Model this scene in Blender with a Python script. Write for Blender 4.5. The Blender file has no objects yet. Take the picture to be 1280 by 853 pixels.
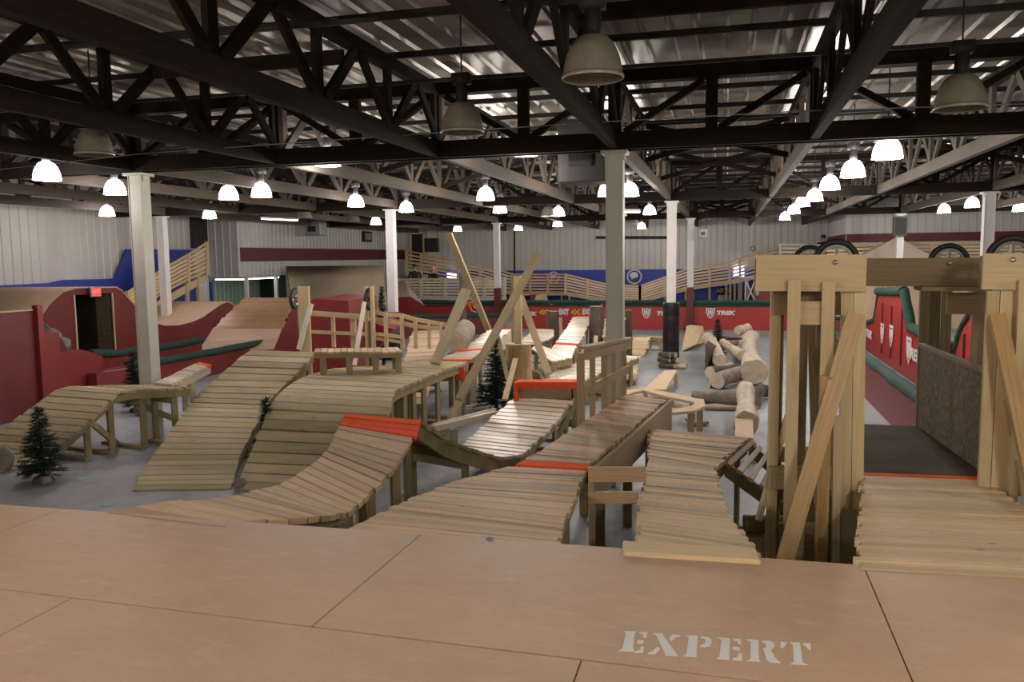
import bpy, bmesh, math, random
from mathutils import Vector as V, Matrix
random.seed(7)
scene = bpy.context.scene
COL = scene.collection
# ------------------------------------------------------------------ camera
F = 1033.0; YAW = math.radians(14.6); PITCH = math.radians(5.76); ROLL = 0.013; EYE = 2.78
_c, _s, _cp, _sp = math.cos(YAW), math.sin(YAW), math.cos(PITCH), math.sin(PITCH)
_R = V((_c, _s, 0)); FW = V((-_s*_cp, _c*_cp, -_sp)); _U = V((-_s*_sp, _c*_sp, _cp))
RT = _R*math.cos(ROLL) - _U*math.sin(ROLL); UP = _R*math.sin(ROLL) + _U*math.cos(ROLL)
EY = V((0, 0, EYE))
def ray(u, v): return FW + RT*((u-640)/F) - UP*((v-426.5)/F)
def pz(u, v, z): d = ray(u, v); return EY + d*((z-EYE)/d.z)
def py(u, v, Y): d = ray(u, v); return EY + d*(Y/d.y)
def px(u, v, X): d = ray(u, v); return EY + d*(X/d.x)
cam = bpy.data.cameras.new('camera'); camo = bpy.data.objects.new('camera', cam); COL.objects.link(camo)
cam.sensor_fit = 'HORIZONTAL'; cam.sensor_width = 36; cam.lens = F/1280*36; cam.clip_start = .05; cam.clip_end = 200
camo.matrix_world = Matrix(((RT.x, UP.x, -FW.x, 0), (RT.y, UP.y, -FW.y, 0), (RT.z, UP.z, -FW.z, EYE), (0, 0, 0, 1)))
scene.camera = camo
# ------------------------------------------------------------------ materials
def newmat(n):
    m = bpy.data.materials.new(n); m.use_nodes = True
    return m, m.node_tree.nodes, m.node_tree.links, m.node_tree.nodes['Principled BSDF']
def mixcol(N, L, fac, a, b, mode='MIX'):
    x = N.new('ShaderNodeMix'); x.data_type = 'RGBA'; x.blend_type = mode
    for sock, val in ((x.inputs[0], fac), (x.inputs[6], a), (x.inputs[7], b)):
        if isinstance(val, bpy.types.NodeSocket): L.new(val, sock)
        elif isinstance(val, (int, float)): sock.default_value = val
        else: sock.default_value = (*val, 1)
    return x.outputs[2]
def ramp_(N, L, src, p0, p1, c0=(0, 0, 0), c1=(1, 1, 1)):
    r = N.new('ShaderNodeValToRGB'); L.new(src, r.inputs[0])
    r.color_ramp.elements[0].position = p0; r.color_ramp.elements[1].position = p1
    r.color_ramp.elements[0].color = (*c0, 1); r.color_ramp.elements[1].color = (*c1, 1)
    return r.outputs[0]
def noise(N, L, vec, scale, detail=4, rough=.55, sc=None):
    n = N.new('ShaderNodeTexNoise'); n.inputs['Scale'].default_value = scale
    n.inputs['Detail'].default_value = detail; n.inputs['Roughness'].default_value = rough
    if sc:
        mp = N.new('ShaderNodeMapping'); mp.inputs['Scale'].default_value = sc; L.new(vec, mp.inputs[0]); vec = mp.outputs[0]
    L.new(vec, n.inputs['Vector']); return n.outputs[0]
def bump(N, L, P, h, strength=.3, dist=.01):
    b = N.new('ShaderNodeBump'); b.inputs['Strength'].default_value = strength; b.inputs['Distance'].default_value = dist
    L.new(h, b.inputs['Height']); L.new(b.outputs[0], P.inputs['Normal'])
def wood(n, base, dark=None, rough=.65, var=.5, knots=True, spec=.4):
    m, N, L, P = newmat(n)
    dark = dark or tuple(c*.55 for c in base)
    uv = N.new('ShaderNodeUVMap').outputs[0]
    geo = N.new('ShaderNodeNewGeometry'); rnd = geo.outputs['Random Per Island']
    add = N.new('ShaderNodeVectorMath'); add.operation = 'ADD'; L.new(uv, add.inputs[0])
    sc = N.new('ShaderNodeVectorMath'); sc.operation = 'SCALE'; sc.inputs[0].default_value = (37, 11, 5); L.new(rnd, sc.inputs['Scale'])
    L.new(sc.outputs[0], add.inputs[1]); vec = add.outputs[0]
    g = noise(N, L, vec, 3, 6, .6, (1, 22, 1))
    big = noise(N, L, vec, 1.6, 3, .5, (1, 4, 1))
    c = mixcol(N, L, ramp_(N, L, g, .42, .78), base, dark)
    c = mixcol(N, L, ramp_(N, L, big, .45, .75), c, tuple(min(1, x*y) for x, y in zip(base, (1.12, .98, .82))))
    # per plank brightness
    wn = N.new('ShaderNodeTexWhiteNoise'); wn.noise_dimensions = '1D'; L.new(rnd, wn.inputs['W'])
    mr = N.new('ShaderNodeMapRange'); mr.inputs[3].default_value = 1-var*.5; mr.inputs[4].default_value = 1+var*.28
    L.new(wn.outputs[0], mr.inputs[0])
    cc = N.new('ShaderNodeCombineColor')
    for i in range(3): L.new(mr.outputs[0], cc.inputs[i])
    c = mixcol(N, L, 1.0, c, cc.outputs[0], 'MULTIPLY')
    if knots:
        vo = N.new('ShaderNodeTexVoronoi'); vo.inputs['Scale'].default_value = 2.6
        mp = N.new('ShaderNodeMapping'); mp.inputs['Scale'].default_value = (1, 2.6, 1); L.new(vec, mp.inputs[0]); L.new(mp.outputs[0], vo.inputs['Vector'])
        c = mixcol(N, L, ramp_(N, L, vo.outputs['Distance'], .03, .09, (1, 1, 1), (0, 0, 0)), c, tuple(x*.28 for x in base))
    L.new(c, P.inputs['Base Color']); P.inputs['Roughness'].default_value = rough
    P.inputs['Specular IOR Level'].default_value = spec
    bump(N, L, P, g, .25, .004)
    return m
def plain(n, col, rough=.6, metal=0, var=.12, scale=4, emis=0, bumpy=0, spec=.5, sc=None):
    m, N, L, P = newmat(n)
    tc = N.new('ShaderNodeTexCoord').outputs['Object']
    f = noise(N, L, tc, scale, 5, .6, sc)
    c = mixcol(N, L, ramp_(N, L, f, .3, .7), tuple(x*(1-var) for x in col), tuple(min(1, x*(1+var)) for x in col))
    L.new(c, P.inputs['Base Color']); P.inputs['Roughness'].default_value = rough; P.inputs['Metallic'].default_value = metal
    P.inputs['Specular IOR Level'].default_value = spec
    if emis:
        P.inputs['Emission Color'].default_value = (*col, 1); P.inputs['Emission Strength'].default_value = emis
    if bumpy: bump(N, L, P, f, bumpy, .02)
    return m
M = {}
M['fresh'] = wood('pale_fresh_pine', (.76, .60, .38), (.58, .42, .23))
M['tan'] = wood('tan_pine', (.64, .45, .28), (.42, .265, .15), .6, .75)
M['grey'] = wood('weathered_green_pine', (.52, .45, .29), (.33, .27, .16), .75, .65)
M['light'] = wood('bleached_pine', (.74, .67, .53), (.52, .44, .31), .36, spec=.7)
M['deck_old'] = wood('walked_pine', (.56, .43, .275), (.35, .25, .145), .6, .6)
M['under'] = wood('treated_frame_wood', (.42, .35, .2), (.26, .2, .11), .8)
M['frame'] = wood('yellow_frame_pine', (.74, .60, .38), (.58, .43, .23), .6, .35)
M['framed'] = wood('brown_shaded_frame_pine', (.30, .23, .13), (.2, .14, .08), .7, .35)  # frame pine darkened: painted shade on rear gate boards; plain brown elsewhere
M['mud'] = wood('varnished_post_wood', (.58, .38, .17), (.36, .21, .085), .4, .3)
M['start'] = wood('trodden_pale_pine', (.72, .545, .345), (.52, .365, .205), .6, .7)
M['oldply'] = plain('old_olive_ramp_sheet', (.38, .31, .21), .6, var=.15, scale=.9)
M['peeled'] = wood('peeled_pole_wood', (.88, .83, .70), (.75, .66, .5), .5, .1, False)
M['orange'] = plain('orange_paint', (1.0, .10, .01), .75, var=.12, scale=9, spec=.2)
M['redorange'] = plain('red_orange_paint', (.85, .11, .04), .75, var=.2, scale=9, spec=.2)
M['red'] = plain('red_paint', (.185, .018, .017), .45, var=.1, scale=1.5)
M['darkred'] = plain('dark_red_paint', (.12, .013, .012), .5, var=.12, scale=1.5)
M['blue'] = plain('blue_paint', (.025, .05, .36), .5, var=.12, scale=1)
M['green'] = plain('dark_green_padding', (.02, .06, .045), .85, var=.35, scale=14, bumpy=.6)
M['black'] = plain('black_plastic_wrap', (.012, .012, .014), .28, var=.3, scale=5, bumpy=.4)
M['rubber'] = plain('black_rubber', (.015, .015, .016), .6, var=.2, scale=20)
M['whitepaint'] = plain('white_lettering_paint', (.8, .8, .8), .6, var=.05)
M['yellow'] = plain('yellow_lettering_paint', (.8, .5, .06), .6, var=.05)
M['post'] = plain('shaded_column_paint', (.55, .53, .46), .5, var=.08, scale=3)  # white column paint with the near columns' weaker light painted in
M['postw'] = plain('white_column_paint', (.74, .72, .71), .5, var=.06, scale=3)
M['truss'] = wood('dark_brown_truss_timber', (.085, .066, .052), (.045, .036, .03), .8, .5, False)
M['truss_lit'] = wood('lamplit_truss_timber', (.12, .095, .075), (.07, .055, .045), .8, .5, False)  # lighter copy of the truss timber: lamp light on farther trusses painted in
M['trussd'] = plain('dark_steel', (.016, .014, .013), .7, .0, var=.2)
M['metal'] = plain('galvanised_metal', (.55, .55, .55), .35, .8, var=.15)
M['rimmetal'] = plain('dark_wheel_rim', (.14, .14, .14), .4, .5, var=.1)
M['dullmetal'] = plain('dull_grey_metal', (.35, .35, .34), .5, .5, var=.15)
M['tanply'] = plain('tan_ramp_hardboard', (.60, .43, .29), .55, var=.1, scale=1.2)
M['osb'] = plain('osb_chipboard', (.17, .125, .07), .8, var=.6, scale=22, bumpy=.2)
M['ply'] = plain('shaded_plywood', (.10, .088, .06), .9, var=.35, scale=2.5, spec=.15)  # colour darkened to hold the shade the gate throws on its floor
M['barkd'] = plain('dark_bark', (.10, .075, .055), .9, var=.45, scale=9, bumpy=1, sc=(1, 1, .3))
M['barkp'] = plain('peeled_log_wood', (.56, .46, .35), .6, var=.32, scale=5, bumpy=1)
M['barkg'] = plain('grey_brown_log_wood', (.24, .205, .155), .8, var=.4, scale=6, bumpy=1)
M['logend'] = plain('cut_log_end', (.50, .42, .30), .7, var=.2, scale=8)
M['stump'] = plain('golden_stripped_trunk', (.50, .33, .14), .55, var=.45, scale=4, bumpy=.5, sc=(1, 1, .35))
M['rock'] = plain('grey_stone', (.22, .20, .17), .85, var=.3, scale=6, bumpy=.8)
M['fir'] = plain('dark_fir_needles', (.018, .045, .028), .8, var=.5, scale=12)
M['trunk'] = plain('fir_trunk', (.06, .045, .03), .9)
M['skin'] = plain('skin', (.5, .3, .22), .5, var=.05)
M['cloth_black'] = plain('black_cloth', (.015, .015, .02), .8)
M['cloth_orange'] = plain('orange_cloth', (.75, .13, .05), .8)
M['cloth_blue'] = plain('navy_cloth', (.02, .03, .07), .8)
M['cloth_pink'] = plain('pink_cloth', (.75, .25, .33), .8)
M['hair'] = plain('dark_hair', (.02, .015, .012), .6)
M['markgreen'] = plain('faded_green_spray_paint', (.26, .52, .33), .8, var=.3, scale=30)
M['bluesmear'] = plain('blue_chalk_paint', (.16, .24, .36), .7)
M['redb'] = plain('bright_red_barrier', (.42, .03, .028), .45, var=.06, scale=1)  # brighter red than the other barriers get
M['interior'] = plain('doorway_shade_board', (.02, .016, .012), .9)  # near-black stands for the unlit depth of the jump doorway
def concrete():
    m, N, L, P = newmat('grey_concrete_floor')
    tc = N.new('ShaderNodeTexCoord').outputs['Object']
    f = noise(N, L, tc, .5, 6, .65); g = noise(N, L, tc, 5, 6, .7); h = noise(N, L, tc, 60, 2, .5)
    c = mixcol(N, L, ramp_(N, L, f, .35, .68), (.235, .27, .285), (.36, .38, .385))
    c = mixcol(N, L, ramp_(N, L, g, .5, .8), c, (.20, .21, .215))
    c = mixcol(N, L, ramp_(N, L, h, .6, .75), c, (.44, .44, .43))
    L.new(c, P.inputs['Base Color'])
    r = ramp_(N, L, g, .3, .8, (.42,)*3, (.65,)*3); L.new(r, P.inputs['Roughness'])
    bump(N, L, P, h, .08, .003); return m
M['concrete'] = concrete()
def hardboard():
    m, N, L, P = newmat('brown_hardboard')
    tc = N.new('ShaderNodeTexCoord').outputs['Object']
    f = noise(N, L, tc, 1.3, 7, .7); g = noise(N, L, tc, 5, 6, .75, (1, 2.5, 1)); h = noise(N, L, tc, 140, 2, .5)
    sc = noise(N, L, tc, 9, 3, .5, (1, 14, 1))
    c = mixcol(N, L, ramp_(N, L, f, .3, .7), (.52, .345, .225), (.62, .43, .29))
    c = mixcol(N, L, ramp_(N, L, g, .52, .78), c, (.68, .5, .36))
    c = mixcol(N, L, ramp_(N, L, g, .2, .42, (.35,)*3, (0, 0, 0)), c, (.38, .24, .15))
    c = mixcol(N, L, ramp_(N, L, sc, .66, .72, (0, 0, 0), (.25,)*3), c, (.66, .5, .37))
    L.new(c, P.inputs['Base Color']); P.inputs['Roughness'].default_value = .5
    bump(N, L, P, h, .1, .002); return m
M['hard'] = hardboard()
def roofmetal():
    m, N, L, P = newmat('galvanised_roof_sheet')
    tc = N.new('ShaderNodeTexCoord').outputs['Object']
    f = noise(N, L, tc, .8, 5, .6, (2, .4, 1)); g = noise(N, L, tc, 6, 4, .6, (3, .5, 1))
    c = mixcol(N, L, ramp_(N, L, f, .3, .7), (.27, .24, .20), (.33, .30, .255))
    L.new(c, P.inputs['Base Color']); P.inputs['Metallic'].default_value = .55
    L.new(ramp_(N, L, g, .3, .8, (.34,)*3, (.44,)*3), P.inputs['Roughness']); return m
M['roof'] = roofmetal()
M['wallw'] = plain('white_wall_sheet', (.56, .55, .53), .45, .1, var=.07, scale=.8)
M['wallg'] = plain('pale_green_wall_sheet', (.38, .5, .4), .5, var=.1, scale=.8)
M['lampglass'] = plain('dusty_lamp_glass', (.20, .18, .145), .35, var=.15, scale=8)
M['lamprim'] = plain('lamp_glass_rim', (.30, .27, .22), .3, var=.1, scale=8)
def emis(n, col, s):
    m, N, L, P = newmat(n); P.inputs['Base Color'].default_value = (*col, 1)
    P.inputs['Emission Color'].default_value = (*col, 1); P.inputs['Emission Strength'].default_value = s; return m
M['lit'] = emis('glowing_lamp_glass', (1, .86, 1), 9)
M['tube'] = emis('glowing_tube', (1, .95, 1), 8)
M['exit'] = emis('red_glowing_sign', (1, .05, .05), 1.2)
M['glareglow'] = emis('lamp_glare_glow', (.85, .8, 1), 5)  # glow for painted lamp glare reflections, not a source of light
# ------------------------------------------------------------------ mesh collector
BOXF = [(0, 1, 3, 2), (4, 6, 7, 5), (0, 4, 5, 1), (2, 3, 7, 6), (0, 2, 6, 4), (1, 5, 7, 3)]
class MB:
    def __init__(s): s.v = []; s.f = []; s.uv = []; s.mi = []; s.smooth = False; s.cur = 0
    def face(s, idx, uv=None):
        s.f.append(tuple(idx)); s.mi.append(s.cur)
        if uv is None:
            p = [s.v[i] for i in idx]; e = p[1]-p[0]; l = e.length or 1; e = e/l
            n = e.cross(p[-1]-p[0]); b = n.cross(e); b = b/(b.length or 1)
            uv = [((q-p[0]).dot(e), (q-p[0]).dot(b)) for q in p]
        s.uv.append(uv)
    def poly(s, pts):
        o = len(s.v); s.v += [V(p) for p in pts]; s.face(range(o, o+len(pts)))
    def hexa(s, c):
        """8 corners: index = end*4 + side*2 + top ; long axis is 'end'"""
        o = len(s.v); s.v += [V(p) for p in c]
        Lg = (s.v[o+4]-s.v[o]).length; W = (s.v[o+2]-s.v[o]).length; H = (s.v[o+1]-s.v[o]).length
        s.face([o+i for i in (0, 1, 5, 4)], [(0, 0), (0, H), (Lg, H), (Lg, 0)])
        s.face([o+i for i in (2, 6, 7, 3)], [(0, 0), (Lg, 0), (Lg, H), (0, H)])
        s.face([o+i for i in (1, 3, 7, 5)], [(0, 0), (0, W), (Lg, W), (Lg, 0)])
        s.face([o+i for i in (0, 4, 6, 2)], [(0, 0), (Lg, 0), (Lg, W), (0, W)])
        s.face([o+i for i in (0, 2, 3, 1)], [(0, 0), (W, 0), (W, H), (0, H)])
        s.face([o+i for i in (4, 5, 7, 6)], [(0, 0), (0, H), (W, H), (W, 0)])
    def beam(s, a, b, w, h, side=None):
        """box from a to b, w across (horizontal), h in the other direction"""
        a, b = V(a), V(b); d = (b-a).normalized()
        sd = V(side).normalized() if side is not None else d.cross(V((0, 0, 1)))
        if sd.length < .05: sd = V((1, 0, 0))
        sd = (sd - d*sd.dot(d)).normalized(); up = sd.cross(d).normalized()
        c = []
        for e in (a, b):
            for sg in (-1, 1):
                for t in (-1, 1): c.append(e + sd*(sg*w/2) + up*(t*h/2))
        s.hexa(c)
    def box(s, c, size, rz=0):
        c = V(c); hx, hy, hz = [q/2 for q in size]; m = Matrix.Rotation(rz, 3, 'Z'); cs = []
        for x in (-hx, hx):
            for y in (-hy, hy):
                for z in (-hz, hz): cs.append(c + m @ V((x, y, z)))
        s.hexa(cs)
    def prism(s, pts, ext):
        """closed polygon swept by vector ext"""
        ext = V(ext); n = len(pts); o = len(s.v); s.v += [V(p) for p in pts] + [V(p)+ext for p in pts]
        s.face(range(o+n-1, o-1, -1)); s.face(range(o+n, o+2*n))
        for i in range(n):
            j = (i+1) % n; s.face((o+i, o+j, o+n+j, o+n+i))
    def strip(s, A, B):
        """open sheet between polylines A and B"""
        o = len(s.v); n = len(A); s.v += [V(p) for p in A] + [V(p) for p in B]
        for i in range(n-1): s.face((o+i, o+i+1, o+n+i+1, o+n+i))
    def slab(s, A, B, t):
        """thick sheet between polylines A and B, thickness t downward"""
        dz = V((0, 0, -t)); o = len(s.v); n = len(A)
        s.v += [V(p) for p in A] + [V(p) for p in B] + [V(p)+dz for p in A] + [V(p)+dz for p in B]
        for i in range(n-1):
            s.face((o+i, o+i+1, o+n+i+1, o+n+i)); s.face((o+2*n+i, o+3*n+i, o+3*n+i+1, o+2*n+i+1))
            s.face((o+i, o+2*n+i, o+2*n+i+1, o+i+1)); s.face((o+n+i, o+n+i+1, o+3*n+i+1, o+3*n+i))
        s.face((o, o+n, o+3*n, o+2*n)); s.face((o+n-1, o+3*n-1, o+4*n-1, o+2*n-1))
    def tube(s, pts, rad, n=10, cap=True, jit=0, capmat=None):
        pts = [V(p) for p in pts]; s.smooth = True
        if not hasattr(rad, '__len__'): rad = [rad]*len(pts)
        o = len(s.v); up = None
        for i, p in enumerate(pts):
            d = (pts[min(i+1, len(pts)-1)] - pts[max(i-1, 0)]).normalized()
            a = d.cross(V((0, 0, 1)) if abs(d.z) < .9 else V((1, 0, 0))).normalized() if up is None else (up-d*up.dot(d)).normalized()
            up = a; b = d.cross(a)
            for k in range(n):
                t = 2*math.pi*k/n; r = rad[i]*(1+random.uniform(-jit, jit))
                s.v.append(p + a*math.cos(t)*r + b*math.sin(t)*r)
        for i in range(len(pts)-1):
            for k in range(n):
                k2 = (k+1) % n; s.face((o+i*n+k, o+i*n+k2, o+(i+1)*n+k2, o+(i+1)*n+k))
        if cap:
            c0 = s.cur
            if capmat is not None: s.cur = capmat
            for base, rev in ((o, True), (o+(len(pts)-1)*n, False)):
                ring = [s.v[base+k].copy() for k in range(n)]; q = len(s.v); s.v += ring
                s.face([q+k for k in (range(n-1, -1, -1) if rev else range(n))])
            s.cur = c0
    def lathe(s, prof, c, n=20, axis='Z'):
        c = V(c); o = len(s.v); s.smooth = True
        for r, z in prof:
            for k in range(n):
                t = 2*math.pi*k/n
                q = V((r*math.cos(t), r*math.sin(t), z))
                if axis == 'Y': q = V((q.x, q.z, q.y))
                if axis == 'X': q = V((q.z, q.x, q.y))
                s.v.append(c+q)
        for i in range(len(prof)-1):
            for k in range(n):
                k2 = (k+1) % n; s.face((o+i*n+k, o+i*n+k2, o+(i+1)*n+k2, o+(i+1)*n+k))
    def build(s, name, mat, parent=None, bevel=0):
        off = V((0, 0, 0)); q = parent
        while q is not None: off += V(q.location); q = q.parent
        me = bpy.data.meshes.new(name)
        if parent is None:
            lo = V([min(v[i] for v in s.v) for i in range(3)]); hi = V([max(v[i] for v in s.v) for i in range(3)])
            off = V(((lo.x+hi.x)/2, (lo.y+hi.y)/2, lo.z))
        me.from_pydata([tuple(v-off) for v in s.v], [], s.f)
        ul = me.uv_layers.new(name='UVMap'); flat = [c for f in s.uv for uvc in f for c in uvc]
        if len(flat) == len(ul.data)*2: ul.data.foreach_set('uv', flat)
        mats = mat if isinstance(mat, (list, tuple)) else [mat]
        for m in mats: me.materials.append(M[m] if isinstance(m, str) else m)
        if len(mats) > 1: me.polygons.foreach_set('material_index', s.mi)
        if s.smooth: me.polygons.foreach_set('use_smooth', [len(f) < 5 for f in s.f])
        bm = bmesh.new(); bm.from_mesh(me); bmesh.ops.recalc_face_normals(bm, faces=bm.faces); bm.to_mesh(me); bm.free()
        me.update()
        o = bpy.data.objects.new(name, me); COL.objects.link(o)
        if parent is None: o.location = off
        else: o.parent = parent
        if bevel:
            b = o.modifiers.new('bevel', 'BEVEL'); b.width = bevel; b.segments = 1; b.limit_method = 'ANGLE'
        return o
def tag(o, label, cat, group=None):
    o['label'] = label; o['category'] = cat
    if group: o['group'] = group
    return o
def thing(name, label, cat, loc, group=None):
    o = bpy.data.objects.new(name, None); o.empty_display_size = .1; COL.objects.link(o); o.location = V(loc)
    return tag(o, label, cat, group)
def struct(name, mb, mat): o = mb.build(name, mat); o['kind'] = 'structure'; return o
def one(fn, name, mat, parent=None):
    m = MB(); fn(m); return m.build(name, mat, parent)
def beamo(name, a, b, w, h, mat, parent=None, side=None):
    m = MB(); m.beam(a, b, w, h, side); return m.build(name, mat, parent)
def copy_tree(o, parent=None):
    c = o.copy(); COL.objects.link(c); c.parent = parent
    for ch in list(o.children): copy_tree(ch, c)
    return c
def text_mesh(txt, size, extr=.004, bold=0, shear=0):
    cu = bpy.data.curves.new('t', 'FONT'); cu.body = txt; cu.size = size; cu.extrude = extr; cu.offset = bold; cu.shear = shear
    cu.align_x = 'CENTER'; cu.align_y = 'CENTER'
    ob = bpy.data.objects.new('t', cu); COL.objects.link(ob)
    dg = bpy.context.evaluated_depsgraph_get(); me = bpy.data.meshes.new_from_object(ob.evaluated_get(dg))
    bpy.data.objects.remove(ob); return me
def text_part(name, txt, size, org, xa, ya, mat, parent, bold=0, shear=0, sx=1):
    me = text_mesh(txt, size, .003, bold, shear)
    xa, ya = V(xa).normalized(), V(ya).normalized(); za = xa.cross(ya)
    off = V((0, 0, 0)); q = parent
    while q is not None: off += V(q.location); q = q.parent
    for v in me.vertices: v.co = V(org) + xa*(v.co.x*sx) + ya*v.co.y + za*v.co.z - off
    me.materials.append(M[mat]); o = bpy.data.objects.new(name, me); COL.objects.link(o); o.parent = parent; return o
# ------------------------------------------------------------------ plank ramps
def lerp(a, b, t): return a + (b-a)*t
class Path:
    def __init__(s, secs, curved=True):
        s.L = [V(a) for a, b in secs]; s.R = [V(b) for a, b in secs]
        mid = [(a+b)/2 for a, b in zip(s.L, s.R)]
        if curved and len(secs) > 2:
            def sub(P):
                out = []
                for i in range(len(P)-1):
                    p0 = P[max(i-1, 0)]; p1 = P[i]; p2 = P[i+1]; p3 = P[min(i+2, len(P)-1)]
                    for k in range(6):
                        t = k/6
                        out.append(.5*((2*p1)+(p2-p0)*t+(2*p0-5*p1+4*p2-p3)*t*t+(3*p1-p0-3*p2+p3)*t**3))
                return out+[P[-1]]
            s.L = sub(s.L); s.R = sub(s.R); mid = [(a+b)/2 for a, b in zip(s.L, s.R)]
        s.c = [0]
        for i in range(1, len(mid)): s.c.append(s.c[-1]+(mid[i]-mid[i-1]).length)
        s.len = s.c[-1]
    def at(s, d):
        d = max(0, min(s.len, d))
        for i in range(1, len(s.c)):
            if d <= s.c[i]+1e-9:
                t = (d-s.c[i-1])/((s.c[i]-s.c[i-1]) or 1); return lerp(s.L[i-1], s.L[i], t), lerp(s.R[i-1], s.R[i], t)
        return s.L[-1], s.R[-1]
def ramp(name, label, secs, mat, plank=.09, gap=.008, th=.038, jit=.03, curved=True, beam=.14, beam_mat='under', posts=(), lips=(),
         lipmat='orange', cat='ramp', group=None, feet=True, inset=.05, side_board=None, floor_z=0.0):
    P = Path(secs, curved); A = P.at(P.len*.5); base = (A[0]+A[1])/2; base.z = floor_z
    T = thing(name, label, cat, base, group)
    dk = MB(); lp = {}
    n = max(1, int(round(P.len/(plank+gap))))
    st = P.len/n
    for i in range(n):
        d0, d1 = i*st+gap/2, (i+1)*st-gap/2
        l0, r0 = P.at(d0); l1, r1 = P.at(d1)
        across = ((r0-l0)+(r1-l1)).normalized(); fwd = ((l1+r1)-(l0+r0)).normalized()
        nrm = across.cross(fwd).normalized()
        if nrm.z < 0: nrm = -nrm
        ja, jb = random.uniform(-jit, jit), random.uniform(-jit, jit); jz = random.uniform(-.005, .005)
        w0 = random.uniform(-.003, .003)
        tgt = dk
        for k, (a, b) in enumerate(lips):
            if a*P.len <= (d0+d1)/2 <= b*P.len: tgt = lp.setdefault(k, MB())
        c = []
        for (l, r, dj) in ((0, 0, 0), (0, 0, 0)): pass
        L0, L1 = l0-across*ja+nrm*jz, l1-across*ja+nrm*(jz+w0); R0, R1 = r0+across*jb+nrm*jz, r1+across*jb+nrm*(jz+w0)
        for e0, e1 in ((L0, L1), (R0, R1)):
            for q in (e0, e1):
                c += [q-nrm*th, q]
        tgt.hexa(c)
    dk.build('decking', mat, T)
    for k in sorted(lp):
        o = lp[k].build('painted_lip', lipmat, T); o['label'] = 'orange painted strip'
    # side beams following the deck
    for side in (0, 1):
        pts = []; m = MB(); k = max(2, int(P.len/.3)+1)
        for i in range(k+1):
            l, r = P.at(P.len*i/k); ac = (r-l).normalized(); q = l+ac*inset if side == 0 else r-ac*inset
            pts.append((q, ac))
        o = len(m.v); dd = 0
        for i, (q, ac) in enumerate(pts):
            top = q-V((0, 0, th+.002)); bot = top-V((0, 0, beam)); bot.z = max(bot.z, floor_z+.004); top.z = max(top.z, floor_z+.012)
            m.v += [top-ac*.02, top+ac*.02, bot+ac*.02, bot-ac*.02]
        for i in range(len(pts)-1):
            for a in range(4):
                b = (a+1) % 4; m.face((o+i*4+a, o+i*4+b, o+(i+1)*4+b, o+(i+1)*4+a))
        m.face((o, o+3, o+2, o+1)); e = o+4*(len(pts)-1); m.face((e, e+1, e+2, e+3))
        m.build('side_beam', beam_mat, T)
        if side_board is not None and side == side_board[0]:
            pass
    for ft in posts:
        l, r = P.at(ft*P.len); ac = (r-l).normalized(); fw = V((-ac.y, ac.x, 0)).normalized()
        feetp = []
        for q, sg in ((l+ac*(inset+.04), 1), (r-ac*(inset+.04), -1)):
            top = q-V((0, 0, th+.03))
            if top.z < .12: continue
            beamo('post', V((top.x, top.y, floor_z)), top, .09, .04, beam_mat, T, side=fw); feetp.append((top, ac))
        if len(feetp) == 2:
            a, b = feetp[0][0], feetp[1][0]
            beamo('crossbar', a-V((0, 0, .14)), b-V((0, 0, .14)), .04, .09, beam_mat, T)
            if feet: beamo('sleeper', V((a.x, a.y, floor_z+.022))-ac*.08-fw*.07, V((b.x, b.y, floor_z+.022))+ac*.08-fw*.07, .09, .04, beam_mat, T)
    return T, P
def S(*rows):
    return [(pz(a, b, z[0] if isinstance(z, tuple) else z), pz(c, d, z[1] if isinstance(z, tuple) else z)) for a, b, c, d, z in rows]
M['shiny'] = wood('varnished_orange_pine', (.52, .33, .19), (.33, .18, .09), .28, .4, spec=.8)
M['paleply'] = plain('pale_ramp_sheet', (.72, .60, .52), .55, var=.05, scale=1.2)
M['truss'] = wood('dark_brown_truss_timber', (.026, .02, .016), (.014, .011, .009), .9, .5, False, spec=.12)
LE = 1.0
# ------------------------------------------------------------------ the hall
XA, XB, XC = -8.73, -1.43, 5.87
ROW = [10.95, 21.32, 31.69]; ZB = 4.16; SP = 7.3/3
def corr(m, a, b, z0, z1, step=.3, d=.022, n=None):
    a, b = V((*a, 0)), V((*b, 0)); dr = (b-a); Lg = dr.length; dr /= Lg; n = V(n) if n else V((-dr.y, dr.x, 0))
    pts = []; k = int(Lg/step)
    for i in range(k+1):
        s0 = i*step
        for ds, h in ((0, 0), (.02, 1), (.05, 1), (.07, 0)):
            if s0+ds <= Lg: pts.append(a+dr*(s0+ds)+n*(h*d))
    pts.append(b)
    m.strip([p+V((0, 0, z0)) for p in pts], [p+V((0, 0, z1)) for p in pts])
fl = MB(); fl.prism([(-26, -6, -.1), (16, -6, -.1), (16, 43, -.1), (-26, 43, -.1)], (0, 0, .1)); struct('floor', fl, 'concrete')
ZW = 5.32
def wall(name, segs, mat='wallw'):
    m = MB()
    for a, b, z0, z1 in segs: corr(m, a, b, z0, z1)
    return struct(name, m, mat)
wall('wall_left', [((-18.2, 26.3), (-18.2, -6), 0, ZW)])
wall('wall_jog', [((-16.9, 26.3), (-18.2, 26.3), 2.22, ZW)])
wall('wall_striped', [((-16.9, 42), (-16.9, 34.2), 0, ZW), ((-16.9, 34.2), (-16.9, 26.3), 2.22, ZW)])
wall('wall_recess', [((-21, 34.2), (-21, 22), 0, 2.6), ((-16.9, 34.2), (-21, 34.2), 0, 2.6)], 'wallg')
m = MB(); m.prism([(-21.2, 21.8, 2.45), (-16.95, 21.8, 2.45), (-16.95, 34.4, 2.45), (-21.2, 34.4, 2.45)], (0, 0, .1)); 
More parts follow.
